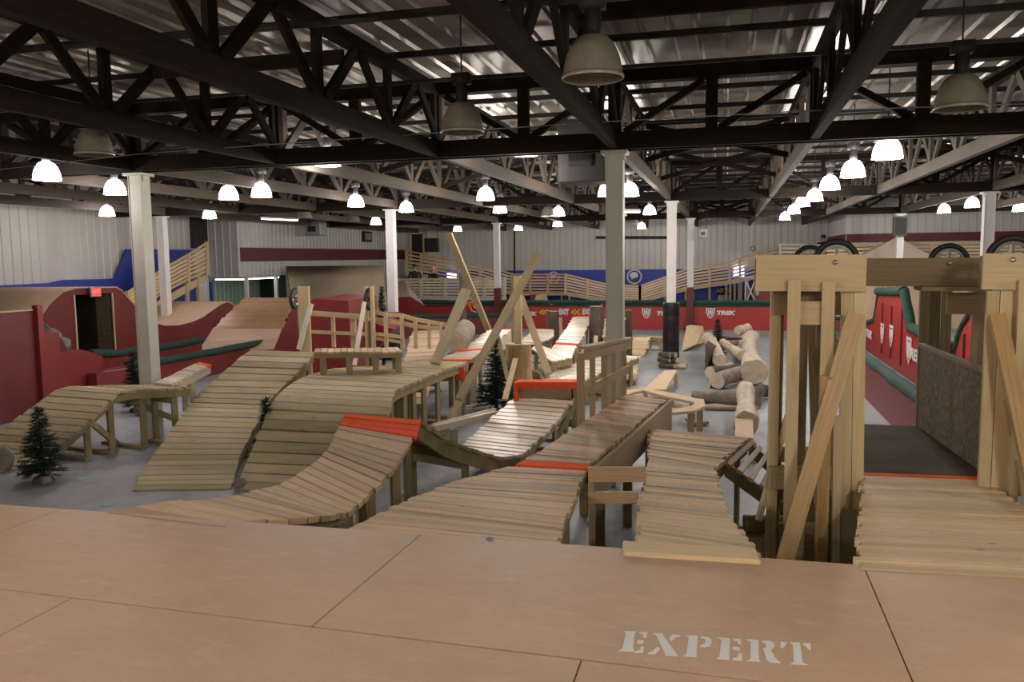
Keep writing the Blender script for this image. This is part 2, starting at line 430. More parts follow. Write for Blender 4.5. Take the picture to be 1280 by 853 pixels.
m = MB(); m.prism([(-21.2, 26.35, 2.4), (-16.95, 26.35, 2.4), (-16.95, 34.3, 2.4), (-21.2, 34.3, 2.4)], (0, 0, .1)); struct('ceiling_recess', m, 'dullmetal')
wall('wall_back', [((4.63, 42), (-16.9, 42), 0, ZW)])
wall('wall_right_return', [((4.63, 36), (4.63, 42), 0, ZW)])
wall('wall_right_rear', [((14.5, 36), (4.63, 36), 0, ZW)])
wall('wall_right', [((14.5, -6), (14.5, 36), 0, ZW)])
wall('wall_near', [((-18.2, -6), (14.5, -6), 0, ZW)])
# red bands
m = MB(); m.box((-16.86, 34.15, 3.02), (.04, 15.6, .5)); struct('trim_1', m, 'darkred')
m = MB(); m.box((9.6, 35.95, 3.38), (9.9, .05, .34)); m.box((4.6, 39, 3.38), (.04, 6, .34)); struct('trim_2', m, 'darkred')
# blue painted wall panels
m = MB(); m.prism([(-18.12, 8, 0), (-18.12, 8, 2.2), (-18.12, 18.9, 2.25), (-18.12, 19.4, 2.32), (-18.12, 21.4, 2.3), (-18.12, 22.0, 3.2), (-18.12, 25.4, 3.2), (-18.12, 25.4, 0)], (.06, 0, 0))
struct('trim_3', m, 'blue')
m = MB(); m.box((-6.5, 41.9, 1.05), (18.6, .06, 2.12)); struct('trim_4', m, 'blue')
# roof deck
m = MB(); pts = []
x = -19.0
while x < 14.6:
    for ds, h in ((0, 0), (.03, 1), (.055, 1), (.085, 0)): pts.append((x+ds, h*.035))
    x += .305
m.strip([(a, -6, 5.34-h) for a, h in pts], [(a, 42, 5.34-h) for a, h in pts]); struct('ceiling', m, 'roof')
# opening at top of the stairs, left
m = MB(); m.box((-18.1, 25.75, 4.0), (.12, .85, 1.5)); o = m.build('wall_hatch', 'black'); o['kind'] = 'structure'; o.name = 'door_1'
d = py(505, 300, 41.9); m = MB(); m.box((-16.1, 41.93, 3.35), (.6, .06, 1.5)); struct('door_2', m, 'black')
m = MB(); m.box((-16.1+.42, 41.9, 3.35), (.16, .1, 1.6)); m.box((-16.1-.36, 41.9, 3.35), (.1, .1, 1.6)); m.box((-16.1, 41.9, 4.15), (.95, .1, .1)); struct('trim_5', m, 'frame')
# ------------------------------------------------------------------ roof trusses
ordn = {1: 'first', 2: 'second', 3: 'third', 4: 'fourth', 5: 'fifth', 6: 'sixth', 7: 'seventh', 8: 'eighth', 9: 'ninth'}
def lineword(k):
    if k == 0: return 'over the centre column line'
    if k == -3: return 'over the left column line'
    if k == 3: return 'over the right column line'
    return '%s to the %s of centre column line' % (ordn[abs(k)], 'right' if k > 0 else 'left')
bayw = ['near bay overhead', 'second bay from the camera', 'third bay from the camera', 'farthest bay']
def joist(k, bay):
    X = XB+SP*k; y0 = ROW[0]-10.37+10.37*bay; y1 = y0+10.37
    if bay == 3: y1 = 41.9
    T = thing('roof_joist_truss', 'dark roof truss, %s, %s' % (bayw[bay], lineword(k)), 'roof truss', (X, (y0+y1)/2, ZB), 'lengthwise roof trusses')
    e = .09
    beamo('bottom_chord', (X, y0+e, ZB+.1), (X, y1-e, ZB+.1), .1, .2, 'truss' if bay == 0 else 'truss_lit', T)
    mt_ = 'truss' if bay < 1 else 'truss_lit'
    beamo('top_chord', (X, y0+e, 5.06), (X, y1-e, 5.06), .1, .15, 'truss', T)
    n = 6; st = (y1-y0)/n
    for i in range(n+1):
        y = y0+st*i
        if i in (0, n): y += e*1.6*(1 if i == 0 else -1)
        beamo('web_post', (X, y, ZB+.19), (X, y, 5.0), .06, .13, mt_, T, side=(1, 0, 0))
    for i in range(n):
        a, b = y0+st*i, y0+st*(i+1); mid = (a+b)/2
        beamo('web_diagonal', (X+.03, a+.1, ZB+.2), (X+.03, mid-.05, 4.99), .05, .12, mt_, T, side=(1, 0, 0))
        beamo('web_diagonal', (X+.03, mid+.05, 4.99), (X+.03, b-.1, ZB+.2), .05, .12, mt_, T, side=(1, 0, 0))
    return T
for bay, ks in ((0, range(-4, 3)), (1, range(-6, 4)), (2, range(-6, 6)), (3, range(-6, 6))):
    for k in ks:
        if bay == 3 and k > 2: continue
        joist(k, bay)
def girder(r, x0, x1):
    Y = ROW[r]; T = thing('roof_girder_truss', 'dark girder truss crossing the hall over the %s row of columns' % ('near', 'middle', 'far')[r], 'roof truss', ((x0+x1)/2, Y, ZB), 'crosswise girder trusses')
    beamo('bottom_chord', (x0, Y-.1, ZB+.1), (x1, Y-.1, ZB+.1), .07, .22, 'truss', T)
    beamo('bottom_chord', (x0, Y+.12, ZB+.1), (x1, Y+.12, ZB+.1), .07, .22, 'truss', T)
    beamo('top_chord', (x0, Y, 5.08), (x1, Y, 5.08), .2, .17, 'truss', T)
    k = math.ceil((x0-XB)/SP)
    while XB+SP*k < x1:
        X = XB+SP*k; col = (k % 3 == 0)
        beamo('web_post', (X, Y-.02, ZB+.2), (X, Y-.02, 5.0), .16 if col else .1, .12, 'truss', T, side=(1, 0, 0))
        if XB+SP*(k+.5) < x1:
            beamo('web_post', (X+SP/2, Y-.02, ZB+.2), (X+SP/2, Y-.02, 5.0), .15, .1, 'truss', T, side=(1, 0, 0))
            beamo('web_diagonal', (X+.12, Y+.02, 4.98 if not col else ZB+.22), (X+SP/2-.1, Y+.02, ZB+.22 if not col else 4.98), .12, .08, 'truss', T, side=(0, 1, 0))
            beamo('web_diagonal', (X+SP/2+.1, Y+.02, ZB+.22), (X+SP-.1, Y+.02, 4.98), .12, .08, 'truss', T, side=(0, 1, 0))
        k += 1
girder(0, -13.5, 6.0); girder(1, -18.1, 9.5); girder(2, -18.1, 14.4)
# purlins: one mesh copied
pr = MB(); pr.beam((-18.1, 2.0, 5.20), (14.4, 2.0, 5.20), .05, .07); p0 = pr.build('roof_purlin', 'trussd')
tag(p0, 'dark purlin running across the hall directly under the metal roof sheets', 'roof beam', 'roof purlins under the metal sheets')
y = 3.3
while y < 41.8:
    if min(abs(y-r) for r in ROW) > .2:
        c = p0.copy(); COL.objects.link(c); c.location = (p0.location.x, y, p0.location.z)
    y += 1.55
pr = MB(); pr.beam((-18.1, 4.1, 4.86), (14.4, 4.1, 4.86), .03, .04); p0 = pr.build('bridging_rod', 'trussd')
tag(p0, 'thin dark rod tying the roof trusses together across the hall', 'rod', 'tie rods across the trusses')
for y in (6.9, 9.4, 13.3, 15.9, 18.6, 23.6, 26.3, 29.2, 34, 36.9):
    c = p0.copy(); COL.objects.link(c); c.location = (p0.location.x, y, p0.location.z)
# heavier bridging timbers low in the near bays and cross braces in the far bays
for (X0, X1, Y, z, lab) in ((XB+.1, XB+SP-.06, 7.7, 4.98, 'brown timber strut spanning between two near trusses, top centre of the picture'),
                            (XB-SP*2+.06, XB-SP-.06, 8.2, 4.9, 'brown timber strut between the near trusses left of the centre beam'),
                            (XB-SP+.06, XB-.06, 6.3, 4.98, 'brown timber strut between the near trusses, above the hanging unlit lamp')):
    m = MB(); m.beam((X0, Y, z), (X1, Y, z), .05, .15); tag(m.build('timber_strut', 'truss'), lab, 'roof beam', 'timber struts between the near trusses')
def brace(X, Y):
    m = MB(); m.beam((X+.06, Y, ZB+.24), (X+SP-.06, Y, 4.98), .05, .09); m.beam((X+.06, Y+.08, 4.98), (X+SP-.06, Y+.08, ZB+.24), .05, .09)
    return m.build('cross_brace', 'truss')
first = None
for r, ys in ((1, (14.4, 17.9)), (2, (24.8, 28.3)), (3, (35.2, 38.7))):
    for Y in ys:
        for k in range(-6, 3):
            if (k+r) % 2 == 0: continue
            if first is None: first = brace(XB+SP*k, Y); x0_, y0_ = XB+SP*k, Y; tag(first, 'dark crossed timber brace between two lengthwise roof trusses', 'roof brace', 'crossed braces between the trusses')
            else:
                c = first.copy(); COL.objects.link(c); c.location = first.location + V((XB+SP*k-x0_, Y-y0_, 0))
# ------------------------------------------------------------------ columns
def column(u0, v0, X, Y, lab, mat, h=ZB, redto=0, pad=None):
    p = V((X, Y, 0)); T = thing('steel_column', lab, 'column', p)
    m = MB(); m.box((X, Y, (redto+h-.02)/2), (.2, .2, h-.02-redto))
    for sx in (-1, 1): m.box((X+sx*.106, Y, (redto+h)/2), (.012, .22, h-.04-redto))
    m.build('shaft', mat, T)
    m = MB(); m.box((X, Y, h-.04), (.34, .3, .04)); m.box((X, Y, h-.1), (.26, .12, .08)); m.build('cap_plate', mat, T)
    if redto:
        m = MB(); m.box((X, Y, redto/2+.005), (.235, .235, redto)); o = m.build('painted_base', 'darkred', T); o['label'] = 'red painted lower part'
    if pad:
        zt, r = pad; m = MB(); pts = []
        prof = [(.02, .02), (r, .02)]
        z = .02
        while z < zt-.05:
            prof += [(r*1.0, z+.03), (r*.985, z+.05), (r*1.01, z+.07)]; z += zt/4.0
        prof += [(r, zt-.03), (r*.97, zt), (.13, zt)]
        m.lathe(prof, (X, Y, 0), 22); o = m.build('crash_pad', 'black', T); o['label'] = 'black wrapped crash pad'
    return T
column(773, 187, XB+.0, ROW[0], 'grey near centre column standing behind the railing of the long deck', 'post')
column(177, 218, XA-.05, ROW[0]+.1, 'grey near left column rising past the doorway of the big red ramp', 'post')
column(489, 259, py(489, 300, ROW[1]).x, ROW[1], 'white column with a short black crash pad behind the left ladder railing', 'postw', pad=(1.33, .19))
column(839, 248, py(839.5, 300, ROW[1]).x, ROW[1], 'white column with a tall black crash pad and firewood round its foot', 'postw', pad=(1.6, .21))
column(1237, 240, py(1236, 260, ROW[1]).x, ROW[1], 'white column rising behind the right wheel of the timber gate', 'postw')
column(624, 278, py(624, 300, ROW[2]).x, ROW[2]-.35, 'white column with a red base left of the crossed poles, at the red barrier', 'postw', redto=1.6)
column(863, 275, py(864, 300, ROW[2]).x, ROW[2]-.35, 'white column with a red base against the red barrier, right of the black padded column', 'postw', redto=1.6)
column(1125, 268, py(1125, 290, ROW[2]).x, ROW[2], 'white far column carrying a black loudspeaker', 'postw')
column(205, 274, px(205, 330, -16.3).x, px(205, 330, -16.3).y, 'white column standing in front of the slatted stair rail, far left', 'postw')
# ------------------------------------------------------------------ lamps
def lampmesh(T, lit, x, y, zb, s=1.0):
    s = 1.08 if not lit else 1.0; r = .19*s; h = .26*s; g = MB(); pr = [(r*1.02, -.005), (r, 0), (r*.985, h*.12)]
    for t in (.3, .5, .7, .85, .95): pr.append((r*(1-.12*t)*math.sqrt(max(0, 1-(t*.92)**2.8)), h*t))
    pr += [(r*.3, h)]
    g.lathe(pr, (x, y, zb), 20); o = g.build('lamp_dome', 'lit' if lit else 'lampglass', T)
    if lit:
        q = MB(); q.lathe([(.02, -.01), (.05, .0), (.07, .06), (.04, .13), (.02, .16)], (x, y, zb+.04), 10); q.build('bulb', 'lit', o)
    else:
        q = MB(); q.lathe([(r*1.03, -.012), (r*1.05, 0), (r*1.02, .018), (r*.99, .012)], (x, y, zb), 20); q.build('glass_rim', 'lamprim', o)
    q = MB(); q.lathe([(.02, 0), (.055, 0), (.06, .05), (.06, .16), (.03, .18), (.012, .2)], (x, y, zb+h), 10); q.box((x, y, zb+h+.22), (.17, .12, .1)); q.build('ballast_housing', 'trussd' if not lit else 'dullmetal', T)
    q = MB(); q.tube([(x, y, zb+h+.26), (x, y, 5.14)], .008, 5); q.build('hanging_rod', 'trussd', T)
LAMPS = [  # u, v(bottom rim), lit, label
 (59, 225, 1, 'glowing dome lamp at far left, nearest lit lamp on that side'),
 (144, 243, 1, 'glowing dome lamp half behind a chord, just left of the near left column'),
 (410, 208, 1, 'glowing dome lamp cut by the girder chord, above and right of the near left column'),
 (327, 246, 1, 'glowing dome lamp cut by a chord, with grey housing, left of centre'),
 (286, 249, 1, 'small glowing dome lamp left of the lamp with the grey housing'),
 (445, 258, 1, 'glowing dome lamp just left of the white column with short crash pad'),
 (607, 250, 1, 'glowing dome lamp over the crossed poles, alone below the beam'),
 (656, 195, 1, 'glowing dome lamp showing only its rim below the near girder'),
 (698, 270, 1, 'glowing dome lamp left of the near centre column, upper of a close pair'),
 (759, 245, 1, 'glowing dome lamp touching the left side of the near centre column'),
 (787, 245, 1, 'glowing dome lamp touching the right side of the near centre column'),
 (1109, 198, 1, 'largest glowing dome lamp on the right, nearest of the receding row'),
 (1066, 221, 1, 'second glowing dome lamp of the receding row on the right'),
 (1037, 237, 1, 'third glowing dome lamp of the receding row on the right'),
 (1018, 251, 1, 'fourth glowing dome lamp of the receding row on the right'),
 (1003, 258, 1, 'fifth glowing dome lamp of the receding row on the right'),
 (992, 267, 1, 'sixth glowing dome lamp of the receding row on the right'),
 (981, 275, 1, 'last glowing dome lamp of the receding row on the right'),
 (1180, 266, 1, 'glowing dome lamp left of two at the far right, lower one'),
 (1215, 259, 1, 'glowing dome lamp just left of the far right white column'),
 (1274, 264, 1, 'glowing dome lamp at the right edge of the picture'),
 (470, 281, 1, 'small glowing dome lamp left of the white column with short crash pad'),
 (572, 289, 1, 'small glowing dome lamp near the top of the leaning pole'),
 (625, 266, 1, 'small glowing dome lamp below right of the lamp over the crossed poles'),
 (648, 288, 1, 'small glowing dome lamp right of the far white column with red base'),
 (697, 283, 1, 'small glowing dome lamp, lower of a close pair left of the near centre column'),
 (508, 265, 1, 'glowing dome lamp rim right of the top of the white column with short pad'),
 (802, 286, 1, 'small glowing dome lamp between the near centre column and the black padded column'),
 (812, 268, 1, 'glowing dome lamp left of the top of the black padded column'),
 (134, 270, 1, 'small glowing dome lamp low above the pale left wall'),
 (262, 273, 1, 'flat glowing dome lamp in front of the wall jog, left'),
 (578, 165, 0, 'unlit dusty dome lamp above the crossed poles'),
 (741, 97, 0, 'largest unlit dome lamp, top centre, left of the centre beam'),
 (1200, 135, 0, 'unlit dome lamp at the upper right on a thin rod'),
 (118, 193, 0, 'unlit dome lamp hidden among beams at upper left'),
 (775, 270, 0, 'small unlit dome lamp far behind the near centre column'),
 (685, 270, 0, 'small unlit dome lamp left of the close pair of glowing lamps'),
 (381, 272, 0, 'small unlit dome lamp above the grey wall heater on the left'),
 (442, 277, 0, 'small unlit dome lamp right of the grey wall heater on the left'),
]
LIGHTS = []
for u, v, lit, lab in LAMPS:
    zb = 4.0
    if v >= 280: zb = 3.98
    p = pz(u, v, zb)
    if p.y > 40: t = 40/p.y; p = py(u, v, 38.5); zb = p.z
    if u in (410, 656): p = py(u, v-1, 11.75); zb = p.z
    T = thing('high_bay_lamp', lab, 'lamp', (p.x, p.y, zb), 'high bay lamps under the roof'); lampmesh(T, lit, p.x, p.y, zb)
    if lit: LIGHTS.append((p.x, p.y, zb))
def plight(x, y, z, e, col=(1, .93, .88), r=.12):
    l = bpy.data.lights.new('lamp_light', 'POINT'); l.energy = e; l.color = col; l.shadow_soft_size = r
    o = bpy.data.objects.new('lamp_light', l); COL.objects.link(o); o.location = (x, y, z); return o
for x, y, z in LIGHTS: plight(x, y, z-.2, (44 if x < -7 else 110 if y > 15 else 60)*LE, (1, .94, .83))
# lamps of the same rows behind and above the camera
for x, y in ((-4.9, 1.2), (1.95, 1.4), (-9.5, 3.0), (1.95, -2.8), (-4.9, -2.8), (6.4, 12.0), (6.4, 4.0)):
    T = thing('high_bay_lamp', 'glowing dome lamp of the rows above and behind the start platform', 'lamp', (x, y, 4.0), 'high bay lamps behind the camera')
    lampmesh(T, 1, x, y, 4.0); plight(x, y, 3.8, (165 if y < 5 and x > -8 else 60)*LE, (1, .92, .76))
# fluorescent battens
def batten(a, b, lab):
    T = thing('tube_light', lab, 'lamp', ((V(a)+V(b))/2))
    m = MB(); m.beam(a, b, .14, .06); m.build('housing', 'postw', T)
    m = MB(); d = V((0, 0, -.045)); m.tube([V(a)+d, V(b)+d], .02, 8); m.build('tube', 'tube', T)
    if V(a).z > 3:
        for t in (.1, .9): q = V(a)+(V(b)-V(a))*t; beamo('hanger', q, (q.x, q.y, 5.3), .012, .012, 'trussd', T, side=(1, 0, 0))
batten((-18.1, 26.6, 2.17), (-16.9, 26.6, 2.17), 'lit tube light under the wall jog by the green recess, left')
plight(-18.6, 28.2, 2.0, 45*LE, (.9, 1, .9))
batten((-17.05, 26.8, 2.17), (-17.05, 29.2, 2.17), 'lit tube light on the right of the pair in the green recess')
batten(py(327, 272, 24), py(372, 274, 25.5), 'unlit white batten hanging in front of the striped wall, left')
batten(py(773, 263, 22), py(800, 263, 22), 'white batten light between near centre column and black padded column')
# ------------------------------------------------------------------ board helpers
def vz(u, Y, z):
    a, b = 0.0, 4000.0
    for _ in range(50):
        m_ = (a+b)/2
        if py(u, m_, Y).z > z: a = m_
        else: b = m_
    return (a+b)/2
def flat(m, poly, Y, t=.04):
    m.prism([py(u, v, Y) for u, v in poly], (0, t, 0))
def board(name, poly, Y, t, mat, parent):
    m = MB(); flat(m, poly, Y, t)
    # planks get lengthwise uv from their longest side
    return m.build(name, mat, parent)
def hboard(name, u0, u1, v0, v1, Y, t, mat, parent):
    a = (py(u0, v0, Y)+py(u0, v1, Y))/2; b = (py(u1, v0, Y)+py(u1, v1, Y))/2
    h = abs(py(u0, v0, Y).z-py(u0, v1, Y).z); a.y += t/2; b.y += t/2
    return beamo(name, a, b, t, h, mat, parent)
def stick(name, a, b, w, t, mat, parent, side=None):
    return beamo(name, a, b, w, t, mat, parent, side)
def postY(name, uc, wpx, vt, Y, t, mat, parent, low=None, zb=0.0):
    """upright board, top centre (uc,vt); low=(u,v) another point on its axis"""
    a = py(uc, vt, Y); w = (py(uc+wpx, vt, Y)-a).length
    if low: q = py(low[0], low[1], Y); d = (q-a); b = a+d*((a.z-zb)/(a.z-q.z))
    else: b = V((a.x, a.y, zb))
    return beamo(name, b, a, w, t, mat, parent, side=(1, 0, 0))
# ------------------------------------------------------------------ start platform
T = thing('start_platform', 'brown hardboard start platform in the foreground with white stencilled word', 'platform', (-1.5, 1.5, 0))
ZP = 1.2
e0, e1 = pz(0, 632, ZP), pz(1280, 722, ZP)
def ln(a, b, x): return a+(b-a)*((x-a.x)/(b.x-a.x))
XL, XR = -7.6, 3.6
ed = lambda x: ln(e0, e1, x)
a0, a1 = pz(0, 738, ZP), pz(727, 827, ZP)
mid = lambda x: ln(a0, a1, x)
def cut(p, q, yline):  # intersection of seam p-q with a line function at t
    best = None
    for i in range(401):
        t = -2+i*.0125; r = p+(q-p)*t
        d = abs(yline(r.x).y-r.y)
        if best is None or d < best[0]: best = (d, r)
    return best[1]
s1 = (pz(512, 683, ZP), pz(388, 787, ZP)); s2 = (pz(1085, 722, ZP), pz(1140, 853, ZP)); s3 = (pz(727, 827, ZP), pz(722, 853, ZP))
w_ = s1[0]-s2[0]
s0 = (s1[0]+V((-2.44, 0, 0)), s1[1]+V((-2.44, 0, 0)))
m = MB(); g = .003
def sheet(l, r, lo, hi):
    G = V((g, 0, 0)); H = V((0, g*2, 0))
    m.prism([lo(l[1].x)*0+V((l[1].x, lo(l[1].x).y, ZP))+G+H, V((r[1].x, lo(r[1].x).y, ZP))-G+H, V((r[0].x, hi(r[0].x).y, ZP))-G-H, V((l[0].x, hi(l[0].x).y, ZP))+G-H], (0, 0, .008))
xl = (V((XL, 0, 0)), V((XL, 0, 0))); xr = (V((XR, 0, 0)), V((XR, 0, 0)))
sheet(xl, s0, mid, ed); sheet(s0, s1, mid, ed); sheet(s1, s2, mid, ed); sheet(s2, xr, mid, ed)
lowf = lambda x: V((x, mid(x).y-1.22, ZP)); lowg = lambda x: V((x, -2.2, ZP))
def par(sx, x): return (V((x, 0, 0)), V((x, 0, 0)))
x3 = s3[0].x; sp = [XL, x3-4.88, x3-2.44, x3, x3+2.44, XR]
for i in range(5): sheet(par(0, sp[i]), par(0, sp[i+1]), lowf, mid)
sp = [XL, x3-3.66, x3-1.22, x3+1.22, XR]
for i in range(4): sheet(par(0, sp[i]), par(0, sp[i+1]), lowg, lowf)
m.build('hardboard_top', 'hard', T, bevel=.002)
m = MB(); m.prism([(XL, -2.2, ZP-.02), (XR, -2.2, ZP-.02), (XR, ed(XR).y, ZP-.02), (XL, ed(XL).y, ZP-.02)], (0, 0, .019)); m.build('plywood_base', 'framed', T)
beamo('front_joist', V((XL, ed(XL).y-.03, ZP-.1)), V((XR, ed(XR).y-.03, ZP-.1)), .04, .14, 'under', T)
for i in range(9):
    x = XL+.3+i*1.32; beamo('leg', (x, ed(x).y-.12, 0), (x, ed(x).y-.12, ZP-.03), .09, .09, 'under', T, side=(1, 0, 0))
# EXPERT
LET = [[(95,90),(170,95),(158,108),(150,195),(158,215),(60,212),(85,195),(105,110)], [(185,97),(235,99),(225,135),(205,130),(210,110),(185,107)], [(178,143),(213,148),(207,168),(168,165)],
 [(160,222),(155,212),(185,205),(195,185),(215,185),(207,222)], [(262,103),(325,108),(328,118),(405,225),(415,243),(335,238),(338,225),(285,118)], [(380,112),(430,116),(425,125),(400,130),(375,155),(362,140)],
 [(235,228),(240,220),(265,210),(290,183),(310,195),(280,230)], [(458,117),(532,120),(525,235),(525,247),(440,243),(465,230),(478,130)],
 [(550,123),(590,127),(615,145),(615,165),(600,185),(570,190),(545,187),(550,172),(572,168),(580,150),(570,138),(550,135)], [(645,130),(722,135),(720,255),(722,263),(640,258),(660,245),(672,145)],
 [(740,137),(788,140),(788,172),(772,168),(765,152),(742,148)], [(740,183),(780,188),(780,208),(738,205)], [(738,265),(738,252),(765,248),(772,225),(795,225),(795,268)],
 [(815,140),(892,145),(895,265),(905,275),(820,270),(845,258),(845,155)],
 [(912,148),(960,150),(985,165),(988,185),(965,205),(990,250),(1010,270),(1025,275),(1020,283),(965,280),(940,265),(925,210),(915,200),(935,190),(935,165),(915,160)],
 [(1022,155),(1062,157),(1055,175),(1035,195),(1022,190)], [(1078,158),(1138,160),(1155,280),(1183,290),(1183,295),(1078,290),(1100,275),(1095,180)], [(1155,163),(1200,163),(1203,205),(1185,200),(1170,180),(1155,175)]]
m = MB()
for P_ in LET: m.prism([pz(760+x/4.741, 770+y/4.741, ZP+.0085) for x, y in P_], (0, 0, .0008))
o = m.build('stencil_lettering', 'whitepaint', T); o['label'] = 'white stencilled word EXPERT'
# ------------------------------------------------------------------ ramps near the platform
ramp('snake_ramp', 'tan plank ramp curving from the platform up to a wide orange lip, left of centre',
     S((131, 641, 277, 658, 1.215), (170, 633, 290, 654, 1.2), (230, 626, 335, 650, 1.17), (290, 620, 395, 646, 1.12), (345, 606, 434, 640, 1.0), (385, 585, 458, 620, .98), (408, 564, 485, 594, 1.02), (420, 540, 510, 560, 1.09), (430, 517, 527, 525, 1.18)),
     'tan', plank=.12, gap=.02, th=.04, jit=.02, posts=(.42, .6, .8, .985), lips=((.90, 1.0),), beam=.08, inset=.13)
ramp('descending_ramp', 'dark-sided plank slope dropping away behind the wide orange lip', [(V(a), V(b)) for a, b in (
     (pz(430, 517, 1.175)+V((0, .02, 0)), pz(527, 526, 1.17)), ((-3.75, 8.5, .86), (-2.82, 8.15, .86)), ((-3.55, 9.2, .58), (-2.66, 8.85, .58)), ((-3.5, 9.75, .36), (-2.62, 9.5, .36)))],
     'under', plank=.12, gap=.01, posts=(.55,), curved=False, beam=.16)
ramp('dip_ramp', 'bleached plank ramp curving up out of a dip towards the red-topped box', [(V(a), V(b)) for a, b in (
     ((-3.5, 9.78, .36), (-2.62, 9.53, .36)), (pz(576, 557, .36), pz(655, 566, .36)), (pz(590, 545, .37), pz(668, 553, .37)), (pz(602, 533, .41), pz(682, 541, .41)), (pz(622, 515, .50), pz(700, 521, .50)), (pz(645, 496, .62), pz(716, 501, .62)))],
     'light', plank=.13, gap=.035, jit=.02, posts=(.75, .97), beam=.1)
ramp('long_deck', 'long tan plank deck with an orange strip, running from the platform beside the railing',
     S((420, 668, 695, 691, 1.2), (500, 630, 705, 655, 1.12), (560, 604, 722, 614, 1.06), (612, 590, 727, 596, 1.03), (648, 581, 733, 586, 1.02), (700, 547, 765, 556, 1.02), (783, 493, 834, 499, 1.02)),
     'tan', plank=.085, gap=.01, jit=.015, posts=(.02, .14, .27), lips=((.385, .425), (.985, 1.0)), beam=.12, curved=False)
DK = [o for o in COL.objects if o.name.startswith('long_deck')][0]
# deep side beam on the right of the long deck and frame below
a, b = pz(733, 588, .99), pz(834, 500, 1.0)
def dside(name, a, b, d, mat, parent, t=.04):
    dz = V((0, 0, d)); s_ = (b-a).cross(V((0, 0, 1))).normalized()*t
    m = MB(); m.prism([a, b, b-dz, a-dz], s_); return m.build(name, mat, parent)
dside('side_board', a+V((.02, 0, 0)), b+V((.02, 0, 0)), .3, 'deck_old', DK)
a2, b2 = pz(650, 583, .96), pz(784, 495, .96); dside('side_board', a2, b2, .25, 'under', DK)
for t in (.15, .45, .75, .97):
    for A_, B_ in ((a, b), (a2, b2)):
        q = A_+(B_-A_)*t; beamo('post', (q.x+(.05 if A_ is a2 else -.03), q.y, 0), (q.x+(.05 if A_ is a2 else -.03), q.y, .9), .09, .05, 'framed', DK, side=(1, 0, 0))
for t in (.45, .75):
    p_, q_ = a2+(b2-a2)*t, a+(b-a)*(t+.12); beamo('brace', (p_.x+.1, p_.y, .1), (q_.x-.08, q_.y, .75), .04, .09, 'framed', DK)
hboard('crossbar', 735, 806, 585, 603, 5.95, .04, 'tan', DK); hboard('crossbar', 735, 797, 616, 630, 5.95, .04, 'tan', DK)
postY('post', 740, 6, 586, 6.0, .09, 'under', DK)
# railing along the left edge of the long deck
R_ = thing('deck_railing', 'timber railing standing along the left edge of the long deck, by the grey column', 'railing', (-1.45, 9.4, 1.0))
Lp = [(729, 437, 524), (744, 431, 516), (757, 428, 505)]
feet = []
for u, vt, vb in ((729.5, 438, 526), (744, 440, 515), (758, 436, 507), (783, 428, 493)):
    f = pz(u, vb, 1.0)+V((-.03, 0, 0)); tp = py(u, vt, f.y); feet.append((f, tp))
    beamo('rail_post', (f.x, f.y, .92), (f.x, f.y, tp.z-.03), .06 if u != 729.5 else .08, .05, 'deck_old', R_, side=(1, 0, 0))
f2 = pz(770, 500, 1.0)+V((-.03, 0, 0)); beamo('rail_post', (f2.x, f2.y, .92), (f2.x, f2.y, feet[3][1].z-.05), .06, .05, 'deck_old', R_, side=(1, 0, 0))
pa, pb = feet[0], feet[3]; dr = (pb[1]-pa[1]).normalized()
beamo('top_rail', pa[1]+V((.04, -.12, -.03)), pb[1]+V((.04, .05, -.03)), .04, .12, 'deck_old', R_)
beamo('cap_rail', pa[1]+V((.02, -.14, .04)), pb[1]+V((.02, .07, .04)), .12, .035, 'deck_old', R_)
ma, mb_ = py(737, 487, feet[0][0].y+.4), py(785, 462, feet[3][0].y); beamo('middle_rail', ma, mb_, .04, .1, 'deck_old', R_)
# R4
ramp('narrow_start_ramp', 'pale plank ramp narrowing then widening, right of the long deck, ending above a dark frame',
     S((778, 690, 950, 706, 1.21), (797, 668, 946, 690, 1.16), (797, 640, 920, 655, 1.08), (801, 618, 905, 628, 1.02), (808, 590, 897, 598, .94), (810, 570, 896, 584, .9), (811, 552, 918, 563, .89), (811, 536, 938, 547, .9)),
     'start', plank=.07, gap=.009, jit=.02, posts=(.12, .35, .62, .97), feet=False)
T4 = [o for o in COL.objects if o.name.startswith('narrow_start_ramp')][0]
m = MB(); m.hexa([pz(778, 682, 1.2)+V((0, 0, -.01)), pz(778, 682, 1.2)+V((0, 0, .03)), pz(779, 697, 1.2)+V((0, 0, -.01)), pz(779, 697, 1.2)+V((0, 0, .03)), pz(944, 692, 1.2)+V((0, 0, -.01)), pz(944, 692, 1.2)+V((0, 0, .03)), pz(951, 708, 1.2)+V((0, 0, -.01)), pz(951, 708, 1.2)+V((0, 0, .03))])
m.build('threshold_board', 'fresh', T4, bevel=.01)
ramp('side_landing_ramp', 'dark slatted ramp dropping to the right behind the left legs of the timber gate', [(V(a), V(b)) for a, b in (
     (pz(938, 547, .88), pz(905, 574, .86)), ((.62, 8.6, .62), (.5, 7.5, .62)), ((1.0, 8.6, .35), (.9, 7.4, .35)), ((1.5, 8.6, .12), (1.4, 7.4, .12)))],
     'deck_old', plank=.06, gap=.06, posts=(.3, .6), curved=False)
# R5
ramp('gate_approach_ramp', 'pale plank ramp leading from the platform into the timber gate, far right',
     S((1072, 712, 1288, 723, 1.21), (1073, 684, 1284, 694, 1.18), (1073, 655, 1282, 663, 1.16), (1075, 622, 1274, 630, 1.13), (1079, 596, 1236, 602, 1.11), (1079, 591, 1237, 597, 1.11)),
     'fresh', plank=.07, gap=.009, jit=.025, posts=(.1, .5, .95), lips=((.97, 1.0),))
